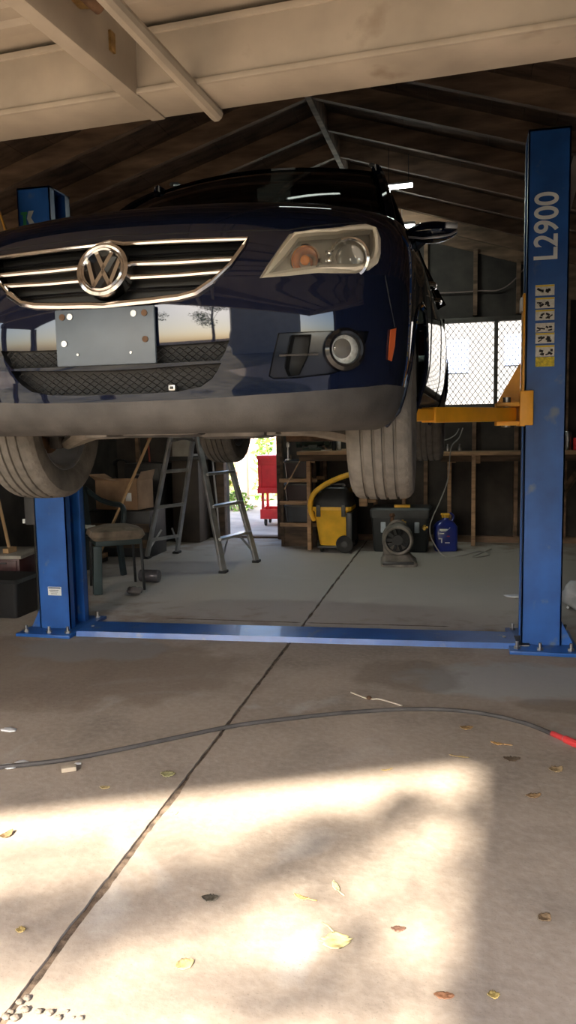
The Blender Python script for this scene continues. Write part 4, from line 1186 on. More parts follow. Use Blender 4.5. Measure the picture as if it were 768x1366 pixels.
b = MB(); b.lathe([(.024, 0), (.025, .002), (.025, .12), (.010, .14), (.010, .16)], (at_y(452, 8.36), 8.4, zt_+.001), 'Z', 16); tag(b.build('spray_can', [M_white]), 'white spray can on the bench, half hidden by the front tyre', 'spray can')
# ---- black tote with yellow latches
Yt = 8.36
tx = at_y(535, Yt); tt = empty('tool_tote', (tx, Yt, 0), 0, 'large black lidded storage tote with pale latches under the bench', 'tote')
M_tote = mat('tote_black', (.018, .022, .024), .5, 0, .15, 8)
b = MB(); loft(b, [(.0, .275, .17, .03, 0, 0), (.02, .285, .18, .03, 0, 0), (.37, .305, .205, .03, 0, 0)]); b.build('tote_body', [M_tote], tt)
b = MB(); loft(b, [(.372, .315, .215, .03, 0, 0), (.455, .32, .22, .03, 0, 0), (.475, .30, .20, .04, 0, 0)]); b.build('tote_lid', [mat('tote_lid', (.035, .04, .042), .5)], tt)
for px in (511, 556):
    x = at_y(px, Yt-.2)-tx; b = MB(); b.box((x, -.212, .27), (.052, .018, .115), None, .012); tag(b.build('tote_latch', [mat('latch_pale', (.42, .50, .56), .4)], tt), 'pale grey-blue latch')
b = MB(); b.box((at_y(536, 8.2), 8.22, .492), (.17, .055, .03), (0, 0, .06), .006); tag(b.build('spirit_level', [M_yellow]), 'short yellow bar lying on the black tote lid under the tyre', 'bar')
b = MB(); b.tube([(at_y(486, 8.28), 8.28, .478+.055), (at_y(500, 8.28), 8.32, .478+.06)], .02, 8); b.box((at_y(485, 8.28), 8.27, .478+.05), (.09, .06, .09), None, .01); tag(b.build('wooden_mallet', [M_wood]), 'wooden mallet head jutting past the left end of the tote lid', 'mallet')
for px, py in ((537, 697), (566, 704)):
    p = aty(px, py, 8.145); x, z = p.x-tx, p.z; b = MB()
    b.lathe([(.018, -.030), (.026, -.012), (.020, .012)], (x, -.215, z), 'Y', 14); b.cyl((x, -.222, z-.03), (x, -.222, z+.03), .012); b.box((x+.024, -.222, z+.005), (.03, .022, .020), None, .004)
    tag(b.build('brass_fitting', [mat('brass_yel', (.50, .32, .06), .35, .6, .2, 20)], tt), 'brass-yellow fitting')
# ---- grey shop blower
Ym = 7.50
mx_ = at_y(530, Ym); sb = empty('shop_blower', (mx_, Ym, 0), radians(6), 'grey dusty blower with round black intake standing in front of the tote', 'blower')
M_bl = mat('blower_grey', (.21, .19, .165), .75, .1, .3, 9, .2, 40)
b = MB(); loft(b, [(.0, .175, .20, .05, .01, 0), (.03, .175, .20, .05, .01, 0), (.06, .15, .17, .05, 0, 0), (.10, .13, .14, .05, -.01, .02)]); b.build('blower_base', [M_bl], sb)
b = MB(); b.lathe([(.115, -.15), (.135, -.155), (.150, -.13), (.150, .08), (.12, .14), (.03, .16)], (0, .02, .245), 'Y', 32, False); b.box((-.03, .05, .15), (.22, .22, .14), None, .03); b.build('blower_housing', [M_bl], sb)
b = MB(); b.lathe([(.115, -.15), (.11, -.06), (.003, -.05)], (0, .02, .245), 'Y', 32, False); b.lathe([(.05, -.13), (.055, -.10), (.05, -.05)], (0, .02, .245), 'Y', 20)
for k in range(10):
    a = 2*pi*k/10; b.beam((.04*cos(a), -.10, .245+.04*sin(a)), (.11*cos(a), -.09, .245+.11*sin(a)), .004, .03)
b.build('intake', [mat('intake_dark', (.010, .010, .010), .6)], sb)
b = MB(); b.tube(smooth([(-.10, .04, .34), (-.06, .0, .40), (.0, -.02, .425), (.06, 0, .40), (.10, .04, .34)]), .012, 8); b.build('blower_handle', [M_bl], sb)
b = MB(); b.lathe([(.010, .39), (.022, .42), (.018, .45), (.03, .47), (.02, .49)], (-.05, .04, 0), 'Z', 12); b.build('blower_knob', [M_rust], sb)
b = MB(); b.box((0, -.195, .035), (.30, .02, .03), None, .008); b.build('front_skid', [M_blackpl], sb)
# ---- blue jug
Yj = 8.36
jx_ = at_y(594, Yj); jg = empty('fluid_jug', (jx_, Yj, 0), radians(8), 'deep blue plastic fluid jug with yellow cap and pale printed label', 'jug')
b = MB(); loft(b, [(.0, .112, .085, .035, 0, 0), (.015, .122, .092, .04, 0, 0), (.26, .122, .092, .04, 0, 0), (.305, .09, .07, .04, .0, 0), (.335, .035, .035, .03, 0, 0), (.36, .032, .032, .03, 0, 0)]); b.build('jug_body', [mat('jug_blue', (.012, .025, .20), .3, 0, .08, 6, coat=.3)], jg)
b = MB(); b.lathe([(.036, .355), (.040, .36), (.040, .385), (.02, .395)], (0,0,0), 'Z', 18); b.box((0, 0, .392), (.10, .02, .022), None, .006); b.build('jug_cap', [M_yellow], jg)
b = MB(); b.tube(smooth([(.06, .0, .29), (.085, 0, .36), (.05, 0, .40), (.0, .03, .37)]), .012, 8); b.build('jug_handle', [mat('jug_blue', (0, 0, 0))], jg)
b = MB()
for (z, w, h, x) in ((.235, .085, .016, -.03), (.222, .06, .006, -.03), (.195, .05, .008, -.05), (.14, .025, .012, -.07), (.12, .012, .05, -.05), (.095, .05, .012, .01), (.165, .03, .008, .02)):
    b.mi = 0 if z != .165 else 1; b.box((x, -.0935, z), (w, .0015, h))
b.m(0).prism([(.015, -.0935, .235), (.035, -.0935, .262), (.04, -.0935, .257), (.022, -.0935, .235)], (0, -.001, 0))
b.build('jug_print', [M_letter, M_red], jg)
# ---- cords
M_cord = mat('cord_grey', (.30, .28, .25), .6, 0, .1, 10)
cp = [aty(617, 571, 8.9), aty(612, 584, 8.80), aty(603, 594, 8.62), aty(600, 607, 8.62), aty(597, 640, 8.6), aty(586, 670, 8.30), aty(577, 690, 8.12), aty(573, 705, 8.02), aty(577, 722, 7.96), at(592, 742)+Vector((0, 0, .006)), at(615, 742)+Vector((0, 0, .006)), at(640, 736)+Vector((0, 0, .006)), at(652, 741)+Vector((0,0,.006)), at(630, 744)+Vector((0,0,.006)), at(655, 733)+Vector((0,0,.006))]
b = MB(); b.tube(smooth(cp, 8), .0065, 6); tag(b.build('power_cord', [M_cord]), 'grey power cord hanging from the bench and curling on the floor by the blue jug', 'cord')
b = MB(); b.tube(smooth([aty(572, 391, 9.0), aty(610, 390, 9.0), aty(640, 388, 9.0), aty(664, 387, 9.0), aty(682, 377, 9.0), aty(700, 357, 9.0)], 8), .007, 6); tag(b.build('wall_cable', [mat('cable_pink', (.24, .17, .15), .6)]), 'thin cable sagging along the rear wall above the window', 'cable')
b = MB(); q = smooth([aty(586, 588, 8.8), aty(597, 586, 8.78), aty(607, 580, 8.78), aty(612, 572, 8.85)], 6); b.tube(q, .006, 6); tag(b.build('short_lead', [M_cord]), 'short grey lead looping on the bench under the window corner', 'cord')
for px, py, lab in ((597, 599, 'small steel fitting on the bench below the window, left one'), (613, 597, 'upright steel spray bottle on the bench below the window')):
    p = aty(px, py, 8.80); b = MB(); b.lathe([(.02, 1.046), (.022, 1.05), (.022, 1.09), (.010, 1.11), (.010, 1.13)], (p.x, 8.80, 0), 'Z', 14); tag(b.build('metal_bottle', [M_steel]), lab, 'bottle')
# things on the right end of the bench
for px, rr, h, m_, lab, nm in ((755, .040, .20, M_steel, 'grey metal can on the right end of the bench, just past the right post', 'metal_can'), (768, .045, .13, M_red, 'red can at the far right of the bench', 'red_can')):
    x = at_y(px, 8.8); b = MB(); b.lathe([(rr*.96, 1.047), (rr, 1.05), (rr, 1.05+h-.01), (rr*.9, 1.05+h), (rr*.88, 1.05+h-.008), (.01, 1.05+h-.008)], (x, 8.82, 0), 'Z', 24); tag(b.build(nm, [m_]), lab, 'can')
b = MB(); b.beam((at_y(752, 8.68)+.0, 8.95, .55), (at_y(775, 8.68)+.02, 8.72, .90), .05, .06); tag(b.build('diagonal_brace', [M_darkwood]), 'brown diagonal wooden brace under the bench at the far right', 'brace')
p = aty(756, 250, 5.3)
b = MB(); b.beam(aty(752, 285, 5.6), aty(776, 195, 5.6), .04, .07); tag(b.build('roof_strut', [mat('strut_pale', (.42, .34, .27), .8, 0, .2, 4)]), 'pale wooden strut slanting up to the roof behind the right post', 'strut')
b = MB(); b.box(aty(775, 360, 9.0), (.26, .03, .62), None, .004); tag(b.build('hanging_board', [M_raft]), 'brown plywood piece hung on the rear wall behind the right post', 'board')
# ---- led bar
b0 = aty(513, 251, 6.2); b1 = aty(550, 247, 6.2)
led = empty('led_work_light', (b0+b1)/2, 0, 'short glowing white LED bar hanging under the roof behind the mirror', 'light')
b = MB(); b.beam(b0, b1, .035, .022, (0,0,1), .004); b.build('light_diffuser', [mat('led', (.9, .95, .95), .4, emit=(.95, 1.0, .97, 26))], led, True)
b = MB(); b.beam(b0+Vector((0,0,.018)), b1+Vector((0,0,.018)), .045, .014); b.build('light_housing', [M_alu], led, True)
b = MB(); b.tube([b0+Vector((.03,0,.02)), b0+Vector((.03,0,roofz(b0.x)-b0.z-.02))], .003, 5); b.tube([b1+Vector((-.03,0,.02)), b1+Vector((-.03,0,roofz(b1.x)-b1.z-.02))], .003, 5); b.build('hanging_wire', [M_black], led, True)
# ---- stool with worn cushion
sl, sr = at(128, 797), at(187, 781)
sc_ = Vector((-2.91, 6.02, 0))
stl = empty('stool', sc_, radians(35), 'low stool with worn tan cushion beside the left post', 'stool')
hw_ = .19; zs_ = .44
b = MB(); loft(b, [(zs_, .20, .20, .06, 0, 0), (zs_+.03, .225, .225, .07, 0, 0), (zs_+.075, .21, .21, .08, 0, 0), (zs_+.105, .12, .12, .08, .0, 0)]); b.build('cushion', [mat('cushion_tan', (.26, .20, .145), .9, 0, .3, 7, .3, 40, dirt=((.40, .33, .26), 6, .6))], stl)
b = MB(); b.bx(-hw_, hw_, -hw_, hw_, zs_-.045, zs_-.001, .006); b.build('stool_frame', [mat('stool_green', (.03, .05, .05), .5)], stl)
for i, (x, y) in enumerate(((-1,-1),(1,-1),(1,1),(-1,1))):
    b = MB(); b.beam((x*hw_*.95, y*hw_*.95, zs_-.04), (x*hw_*1.02, y*hw_*1.02, .0), .07 if i == 0 else .022, .07 if i == 0 else .022, (0,1,0), .004); b.build('leg', [mat('stool_green', (0,0,0)) if i == 0 else M_blackpl], stl)
# ---- armchair behind it
ac = empty('plastic_armchair', Vector((-3.46, 6.42, 0)), radians(66), 'dark plastic armchair behind the left post with paper on its seat', 'armchair')
M_ac = mat('chair_dark', (.02, .03, .034), .35, 0, .15, 8)
b = MB(); b.box((0, 0, .42), (.50, .48, .05), (radians(-3), 0, 0), .02); b.build('seat', [M_ac], ac)
b = MB(); b.grid([[(-.27+.54*i/10, .24+.05*v-.10*abs(i/5-1)**2+.02, .42+.42*v-.03*(i/5-1)**2) for i in range(11)] for v in [j/6 for j in range(7)]]); bk = b.build('backrest', [M_ac], ac)
so = bk.modifiers.new('s', 'SOLIDIFY'); so.thickness = .02
for s in (-1, 1):
    b = MB(); b.tube(smooth([(s*.29, .26, .80), (s*.32, .10, .70), (s*.33, -.08, .66), (s*.32, -.22, .65), (s*.30, -.28, .58), (s*.28, -.26, .40)]), .025, 8); b.build('armrest', [M_ac], ac)
    for y in (-.24, .24):
        b = MB(); b.beam((s*.25, y, .42), (s*.28, y*1.1, 0), .05, .04, (0,1,0), .006); b.build('leg', [M_ac], ac)
pc = aty(126, 687, 6.45)
o = MB(); o.grid([[(-.12+.24*i/5, -.10+.2*j/5, .010*sin(i*1.1+j)) for i in range(6)] for j in range(6)]); pp = o.build('paper_sheet', [mat('paper', (.66, .66, .58), .8)]); pp.location = (-3.42, 6.40, .474); pp.rotation_euler = (0, 0, .5); tag(pp, 'crumpled pale sheet of paper on the dark armchair seat', 'paper')
# ---- cardboard box on a crate
Yc = 7.55
bx0, bx1 = at_y(129, Yc), at_y(189, Yc); zb0 = aty(160, 681, Yc).z; zb1 = aty(160, 642, Yc).z
cr_ = empty('storage_crate', ((bx0+bx1)/2, Yc+.2, 0), 0, 'dark crate under the open cardboard box', 'crate')
b = MB(); b.bx(bx0-.1, bx1+.1, Yc-.02, Yc+.42, 0, zb0-.002, .01); b.build('crate_body', [M_blackpl], cr_, True)
b = MB()
for z in (.10, .27): b.bx(bx0-.09, bx1+.09, Yc-.032, Yc-.02, z, z+.09, .004)
b.build('crate_slat', [M_darkwood], cr_, True)
cb = empty('cardboard_box', ((bx0+bx1)/2, Yc+.16, zb0+.008), radians(-8), 'open brown cardboard box left of the ladder with torn flaps', 'cardboard box')
w2, h2 = (bx1-bx0)/2, zb1-zb0
b = MB(); t = .006
b.bx(-w2, w2, -.16, -.16+t, 0, h2); b.bx(-w2, w2, .16-t, .16, 0, h2); b.bx(-w2, -w2+t, -.16, .16, 0, h2); b.bx(w2-t, w2, -.16, .16, 0, h2); b.bx(-w2, w2, -.16, .16, 0, t); b.build('box_body', [M_card], cb)
for pts in ([(-w2, -.16, h2), (w2*.2, -.16, h2), (w2*.1, -.26, h2+.0), (-w2*1.05, -.25, h2+.06)], [(-w2, -.16, h2), (-w2, .16, h2), (-w2-.09, .15, h2+.05), (-w2-.08, -.15, h2+.06)], [(w2, -.16, h2), (w2, .16, h2), (w2+.03, .16, h2+.10), (w2+.04, -.14, h2+.09)]):
    b = MB(); b.prism(pts, (0, .004, .003)); b.build('box_flap', [M_card], cb)
b = MB(); b.bx(w2*.45, w2*.72, -.163, -.160, h2*.30, h2*.58); b.build('box_label', [M_white], cb)
# ---- broom
p1 = aty(203, 578, 7.35); p0 = aty(152, 695, 7.15); dd = (p1-p0)
p0 = p1-dd*(p1.z/dd.z)*.96; p2 = p1+dd*.4
br = empty('push_broom', p0, 0, 'broom with long tan wooden handle leaning beside the cardboard box', 'broom')
b = MB(); b.tube([p0, p2], .015, 8); b.build('broom_handle', [mat('handle_tan', (.46, .29, .14), .6, 0, .1, 8)], br, True)
b = MB(); b.box(p0+Vector((0, 0, .03)), (.10, .30, .05), None, .01); b.m(1).box(p0+Vector((0, 0, -.01)), (.09, .29, .05)); b.build('broom_head', [M_wood, M_black], br, True)
# hanging coil and strap in the dark corner
c = aty(163, 628, 8.97); b = MB()
for q in range(3): b.tube([c+Vector((.13*cos(2*pi*k/30), -.024*q, .14*sin(2*pi*k/30))) for k in range(30)], .011, 6, False, True)
tag(b.build('hanging_hose', [M_blackpl]), 'dark coiled hose hung in the back corner above the cardboard box', 'hose')
b = MB(); b.tube([aty(197, 585, 9.03), aty(200, 622, 9.02)], .012, 8); tag(b.build('hanging_strap', [mat('strap_red', (.30, .05, .03), .7)]), 'short red strap dangling behind the broom handle', 'strap')
# dark junk behind the ladder
b = MB(); b.bx(-3.98, -3.50, 8.55, 9.0, 0, .95, .01); jk = b.build('metal_cabinet', [mat('cab_dark', (.02, .018, .018), .5)]); tag(jk, 'dark low metal cabinet against the rear wall behind the ladder', 'cabinet')
for z in (.08, .36, .64):
    b = MB(); b.bx(-3.95, -3.53, 8.535, 8.55, z, z+.25, .004); dw = b.build('drawer', [mat('cab_dark', (0,0,0))], jk)
    b = MB(); b.bx(-3.82, -3.66, 8.515, 8.535, z+.17, z+.19, .003); b.build('drawer_pull', [M_steel], dw)
b = MB(); b.bx(-3.40, -3.06, 8.60, 8.98, 0, .98, .02); o = b.build('plastic_barrel', [mat('bin_brown', (.05, .035, .025), .6)]); tag(o, 'brown-black tall bin beside the rear doorway behind the ladder', 'bin')
b = MB(); b.bx(-3.44, -3.02, 8.56, 9.02, .98, 1.03, .012); b.build('bin_lid', [M_blackpl], o)
b = MB(); b.bx(-3.36, -3.12, 8.55, 8.58, 1.03, 1.36, .004) ; b.bx(-3.36, -3.12, 8.58, 8.9, 1.03, 1.05); tag(b.build('leaning_panel', [mat('panel_pale', (.33, .30, .26), .7)]), 'pale panel standing on the tall dark bin behind the ladder', 'panel')
b = MB(); b.tube([aty(283, 612, 8.4), aty(289, 672, 8.4)], .012, 8); b.tube([aty(289, 672, 8.4), (aty(289, 672, 8.4).x+.02, 8.42, 0)], .012, 8); tag(b.build('metal_pole', [M_alu]), 'thin pale pole leaning at the left edge of the rear doorway', 'pole')
b = MB(); p = at(193, 776); b.lathe([(.05, -.09), (.055, -.08), (.055, .08), (.05, .09)], p+Vector((.05, 0, .056)), 'X', 20); tag(b.build('glass_jar', [mat('jar', (.12, .11, .12), .12, .3)]), 'dark glossy jar lying on the floor beside the stool leg', 'jar')
def crumple(name, c, r, m_, lab, cat, sc=(1,1,.6), seed=1, amp=.35):
    b = MB(); b.sphere((0,0,0), r, 18, 12, sc)
    for v in b.bm.verts:
        n = noise.noise(v.co*(2.2/r)+Vector((seed*7, 0, 0))); n2 = noise.noise(v.co*(6/r)+Vector((0, seed*3, 0)))
        v.co *= 1+amp*n+amp*.4*n2
    mz = min(v.co.z for v in b.bm.verts)
    for v in b.bm.verts: v.co.z -= mz
    bmesh.ops.remove_doubles(b.bm, verts=b.bm.verts[:], dist=.0008)
    o = b.build(name, [m_], ang=0); o.location = c; return tag(o, lab, cat)
M_bag = mat('bag_white', (.62, .62, .62), .4, 0, .1, 9)
crumple('plastic_bag', at(158, 796)+Vector((0.10,.10,0)), .06, mat('bag_grey', (.16, .14, .13), .6), 'grey crumpled bag on the floor under the stool', 'bag', (1.2, .9, .5), 3)
crumple('plastic_bag', at(770, 812)+Vector((.03,0,0)), .13, M_bag, 'white crumpled plastic bag on the floor at the right edge past the right post', 'bag', (1.1, .8, .7), 5)
b = MB(); b.tube([at(757, 812)+Vector((0,0,.01)), at(772, 795)+Vector((0,0,.06))], .010, 8); tag(b.build('white_stick', [M_white]), 'short white plastic tube on the floor beside the white bag', 'tube')
crumple('crumpled_rag', at(688, 797), .06, M_bag, 'small white scrap on the floor left of the right post', 'scrap', (1.4, .8, .15), 9)
crumple('rubbish_sack', at(46, 800)+Vector((.07,.30,0)), .12, mat('sack_dark', (.035, .035, .035), .35), 'dark rubbish sack left of the left post', 'sack', (.9, .9, 1.1), 7)
# left edge: tool chest, bins, leaning handle
tcx = Vector((-3.80, 5.62, 0)); tcs = empty('tool_chest', tcx, radians(8), 'dark red tool chest with pale worktop at the far left edge', 'tool chest')
b = MB(); b.bx(-.30, .30, -.22, .22, .09, .34, .008); b.build('chest_body', [mat('chest_red', (.07, .016, .015), .45)], tcs)
for z in (.11, .225):
    b = MB(); b.bx(-.28, .28, -.232, -.22, z, z+.10, .004); dw = b.build('drawer', [mat('chest_red', (0,0,0))], tcs)
    b = MB(); b.bx(-.2, .2, -.246, -.232, z+.075, z+.088, .003); b.build('drawer_pull', [M_blackpl], dw)
b = MB(); b.bx(-.33, .33, -.25, .25, .341, .37, .006); b.build('chest_top', [mat('top_pale', (.36, .32, .27), .6)], tcs)
for x in (-.25, .25):
    for y in (-.17, .17):
        b = MB(); b.lathe([(.012, -.018), (.042, -.016), (.044, 0), (.042, .016), (.012, .018)], (x, y, .044), 'X', 18); b.build('caster', [M_rubberd], tcs)
b = MB(); b.tube([(-3.62, 5.55, .385), (-3.80, 5.70, .80)], .014, 8); b.box((-3.62, 5.55, .393), (.05, .12, .04)); tag(b.build('hammer_handle', [mat('handle_tan', (0,0,0))]), 'orange-brown wooden handle standing on the tool chest at far left', 'handle')
b = MB(); loft(b, [(0, .19, .15, .03, 0, 0), (.26, .22, .18, .03, 0, 0)]); o = b.build('black_bin', [M_blackpl]); o.location = (-3.36, 5.05, 0); tag(o, 'low black plastic bin on the floor left of the left post', 'bin')
b = MB(); loft(b, [(.262, .225, .185, .03, 0, 0), (.285, .21, .17, .03, 0, 0)]); b.build('bin_lid', [M_black], o)
# hanging strap/cloth, upper left
p = aty(8, 292, 4.40); b = MB()
rows = []
for j in range(11):
    v = j/10; rows.append([Vector((p.x-.10+.12*u/8*(.35+.65*v)+.02*sin(3*v), p.y+.02*sin(u*1.3+v*3), p.z+.14-.34*v)) for u in range(9)])
b.grid(rows); o = b.build('hanging_cloth', [mat('cloth_tan', (.30, .20, .11), .9, 0, .2, 10)]); sm = o.modifiers.new('s', 'SOLIDIFY'); sm.thickness = .006; tag(o, 'tan cloth hanging at the far left edge beside the left post top', 'cloth')
b = MB(); b.tube(smooth([v+Vector((.004, -.034, 0)) for v in (rows[0][4]+Vector((0,0,roofz(p.x)-rows[0][4].z-.05)), rows[0][4]+Vector((0,0,.05)), rows[1][8], rows[5][8], rows[10][8])]), .006, 6); tag(b.build('yellow_rope', [mat('rope_orange', (.62, .30, .04), .7)]), 'thin orange rope running down the tan hanging cloth', 'rope')
# ---- air hose across the floor
q = [at(*p)+Vector((0, 0, .011)) for p in ((-60, 1036), (0, 1027), (80, 1018), (160, 1003), (240, 986), (320, 970), (400, 960), (470, 953), (540, 949), (600, 950), (650, 956), (700, 968), (738, 983))]
M_hose = mat('hose_black', (.065, .058, .054), .7, 0, .2, 12)
hz = empty('air_hose', q[5]-Vector((0,0,.011)), 0, 'black rubber air hose lying across the floor in the foreground', 'hose')
b = MB(); b.tube(smooth(q, 8), .010, 8); b.build('hose_tube', [M_hose], hz, True)
e0, e1, e2 = at(736, 982)+Vector((0,0,.012)), at(752, 989)+Vector((0,0,.012)), at(772, 998)+Vector((0,0,.013))
b = MB(); b.tube([e0, e1, e1.lerp(e2, .1), e2], [.012, .013, .017, .017], 10); b.m(1).tube([e1, e1.lerp(e2, .12)], .0145, 10); b.build('hose_coupling', [mat('coupling_red', (.62, .05, .05), .45), M_steel], hz, True)
# ---- twig, leaves and scraps
b = MB(); tw = [at(*p)+Vector((0,0,.006+.01*(i == 1))) for i, p in enumerate(((468, 925), (474, 930), (492, 934), (505, 934), (520, 938), (536, 943)))]
b.tube(smooth(tw, 4), .004, 6); b.m(1).sphere(at(492, 934)+Vector((0,0,.012)), .014, 10, 6, (1,1,.7)); tag(b.build('dry_twig', [mat('twig_pale', (.50, .44, .34), .8), M_rust]), 'pale dry twig with a brown knot on the concrete past the air hose', 'twig')
def leaf(name, px, py, ln, wd_, col, lab, rot=0., curl=.25, lob=0, seed=0, z=.002, stem=.0):
    b = MB(); rows = []; n = 12; rr = random.Random(seed)
    for i in range(n+1):
        t = i/n; w = wd_*.5*(sin(pi*min(max(t, .02), .985))**.7)*(1+lob*sin(t*pi*5)**2*.5)
        rows.append([Vector(((t-.5)*ln, w*(j/3-1)*1.0, z+curl*ln*((t-.5)**2+.7*((j/3-1)*w/ln)**2)+.004*rr.random())) for j in range(7)])
    b.grid(rows)
    if stem: b.tube([Vector((ln*.48, 0, .004+curl*ln*.2)), Vector((ln*.5+stem*.6, stem*.2, .006)), Vector((ln*.5+stem, stem*.5, .004))], .0022, 5)
    mz = min(v.co.z for v in b.bm.verts)
    for v in b.bm.verts: v.co.z += .001-mz
    o = b.build(name, [mat('leaf_'+lab.split()[0]+str(round(col[0]*100)), col, .7, 0, .25, 20, .2, 60)], ang=0, recalc=False)
    s = o.modifiers.new('s', 'SOLIDIFY'); s.thickness = .0012
    o.location = at(px, py); o.rotation_euler = (0, 0, rot); tag(o, lab, 'leaf', 'fallen leaves on the concrete'); return o
leaf('dry_leaf', 448, 1258, .066, .062, (.66, .56, .26), 'yellow broad leaf, largest one, in the sunny foreground', 1.9, .30, 1.0, 1, stem=.05)
leaf('dry_leaf', 531, 1241, .040, .024, (.17, .09, .06), 'dark brown curled leaf right of the large yellow leaf', .2, .5, 0, 2)
leaf('dry_leaf', 592, 1330, .048, .026, (.26, .12, .06), 'reddish brown leaf near the bottom edge in sun', .1, .3, 0, 3)
leaf('dry_leaf', 448, 1184, .055, .020, (.55, .50, .30), 'pale greenish narrow leaf above the large yellow leaf', -1.1, .25, 0, 4, stem=.02)
leaf('dry_leaf', 402, 1199, .050, .018, (.50, .36, .14), 'thin curled tan leaf left of the pale greenish leaf', -.3, .45, 0, 5, stem=.02)
leaf('dry_leaf', 280, 1200, .050, .030, (.10, .085, .06), 'dark grey crumpled leaf near the floor joint', .2, .5, .6, 6)
leaf('dry_leaf', 246, 1288, .050, .034, (.56, .44, .20), 'small yellow leaf beside the joint near the bottom', .7, .35, .6, 7)
leaf('dry_leaf', 622, 972, .060, .035, (.40, .24, .09), 'orange brown leaf just below the air hose', .2, .5, .8, 8)
leaf('dry_leaf', 663, 993, .058, .022, (.50, .28, .09), 'slender orange leaf below the bend of the air hose', -.3, .3, 0, 9, stem=.03)
leaf('dry_leaf', 682, 1014, .070, .038, (.13, .09, .055), 'dark brown withered leaf at the right shade corner', .1, .5, .8, 10)
leaf('dry_leaf', 741, 1028, .062, .042, (.34, .24, .12), 'curled tan leaf below the red hose coupling', .5, .6, .8, 11)
leaf('dry_leaf', 711, 1063, .060, .032, (.36, .22, .10), 'brown leaf in shade right of the sunlit patch', .4, .4, .4, 12)
leaf('dry_leaf', 726, 1226, .045, .030, (.26, .17, .09), 'small brown leaf lowest in the right shade', .9, .5, .6, 13)
leaf('dry_leaf', 658, 1329, .030, .022, (.52, .38, .12), 'tiny yellow leaf at the shade edge near the bottom right', .2, .4, .6, 14)
leaf('dry_leaf', 8, 1116, .055, .030, (.24, .15, .07), 'brown upright leaf in sun at the far left edge', 1.2, .8, .4, 15)
leaf('dry_leaf', 28, 1242, .028, .024, (.52, .38, .14), 'little tan leaf in the lower left shade streak', .4, .4, .4, 16)
leaf('dry_leaf', 140, 1052, .040, .022, (.50, .38, .16), 'pale crumpled leaf in shade left of the joint', .2, .5, .5, 17)
leaf('dry_leaf', 224, 1034, .060, .040, (.36, .33, .15), 'olive frayed leaf beside the floor joint in shade', .1, .4, 1.0, 18)
leaf('dry_leaf', 232, 1086, .030, .020, (.62, .50, .28), 'small pale leaf right of the joint just inside the sun', .9, .3, .0, 19)
leaf('dry_leaf', 612, 1010, .080, .008, (.46, .32, .12), 'thin straw-like leaf strip on the shade boundary', -.12, .1, 0, 20)
leaf('dry_leaf', 516, 1028, .050, .010, (.46, .34, .14), 'narrow tan leaf sliver near the top of the sunlit patch', .5, .3, 0, 21)
b = MB(); b.box((0, 0, .010), (.058, .034, .018), None, .003); o = b.build('wood_chip', [mat('chip_pale', (.46, .38, .28), .8)]); o.location = at(92, 1028); o.rotation_euler = (0, 0, .5); tag(o, 'small pale block of wood lying beside the air hose at left', 'wood chip')
for i, (px, py, r_) in enumerate(((12, 1024, .03), (30, 1018, .022), (104, 1019, .012), (12, 975, .03))):
    crumple('paint_flake', at(px, py), r_, M_bag, ('white paint flake at the far left by the air hose', 'smaller white paint flake just right of the edge flake', 'tiny white flake touching the wood block', 'flat white flake above the air hose at left')[i], 'flake', (1.3, .8, .18), 20+i)
rr = random.Random(5)
cx_ = [(14, 1352), (26, 1340), (36, 1334), (8, 1360), (52, 1352), (66, 1354), (98, 1358), (108, 1360), (20, 1361), (78, 1360), (34, 1350), (90, 1350)]
for i, (px, py) in enumerate(cx_):
    o = crumple('stone_chip', at(px, py), .003+.006*rr.random(), mat('chip_stone', (.20, .165, .13), .9), 'pale crumb of broken concrete by the bottom left end of the joint', 'stone', (1.2, 1, .7), 40+i); o['group'] = 'concrete crumbs'

# ================================================================== OUTSIDE IN FRONT (behind the camera) AND LIGHT
SUN_EL = 37.0
sd = Vector((.07, .9975, -tan(radians(SUN_EL)))).normalized()
M_stucco = mat('stucco', (.46, .40, .33), .9, 0, .08, 2)
b = MB(); b.bx(-.52, 4, -9, -5.0, -.02, 6.6); struct(b.build('added_shade_wall', [M_stucco]))  # added wall out of view, keeps the sun off the floor at right
# added roof slab, out of view, whose sloping edge throws the slanting top of the sun patch
def back(p, y):      # point on the plane y=const that shades floor point p
    t = (p.y-y)/sd.y; return p-sd*t
s0, s1 = at(0, 1090), at(665, 1018)
e0, e1 = back(s0, -2.6), back(s1, -2.6); k_ = (e1-e0)/(e1.x-e0.x)
L_ = e0+k_*(-5.5-e0.x); R_2 = e1+k_*.6
b = MB(); b.prism([L_, R_2, R_2+Vector((0, 0, .15)), L_+Vector((0, 0, .15))], (0, 1.75, 0)); struct(b.build('added_shade_roof', [M_darkwood]))
b = MB(); b.bx(-5.5, -5.35, -2.6, -2.45, 0, L_.z); b.bx(-5.5, -5.35, -1.05, -.9, 0, L_.z); struct(b.build('added_roof_post', [M_darkwood]))  # posts under the added slab, also out of view
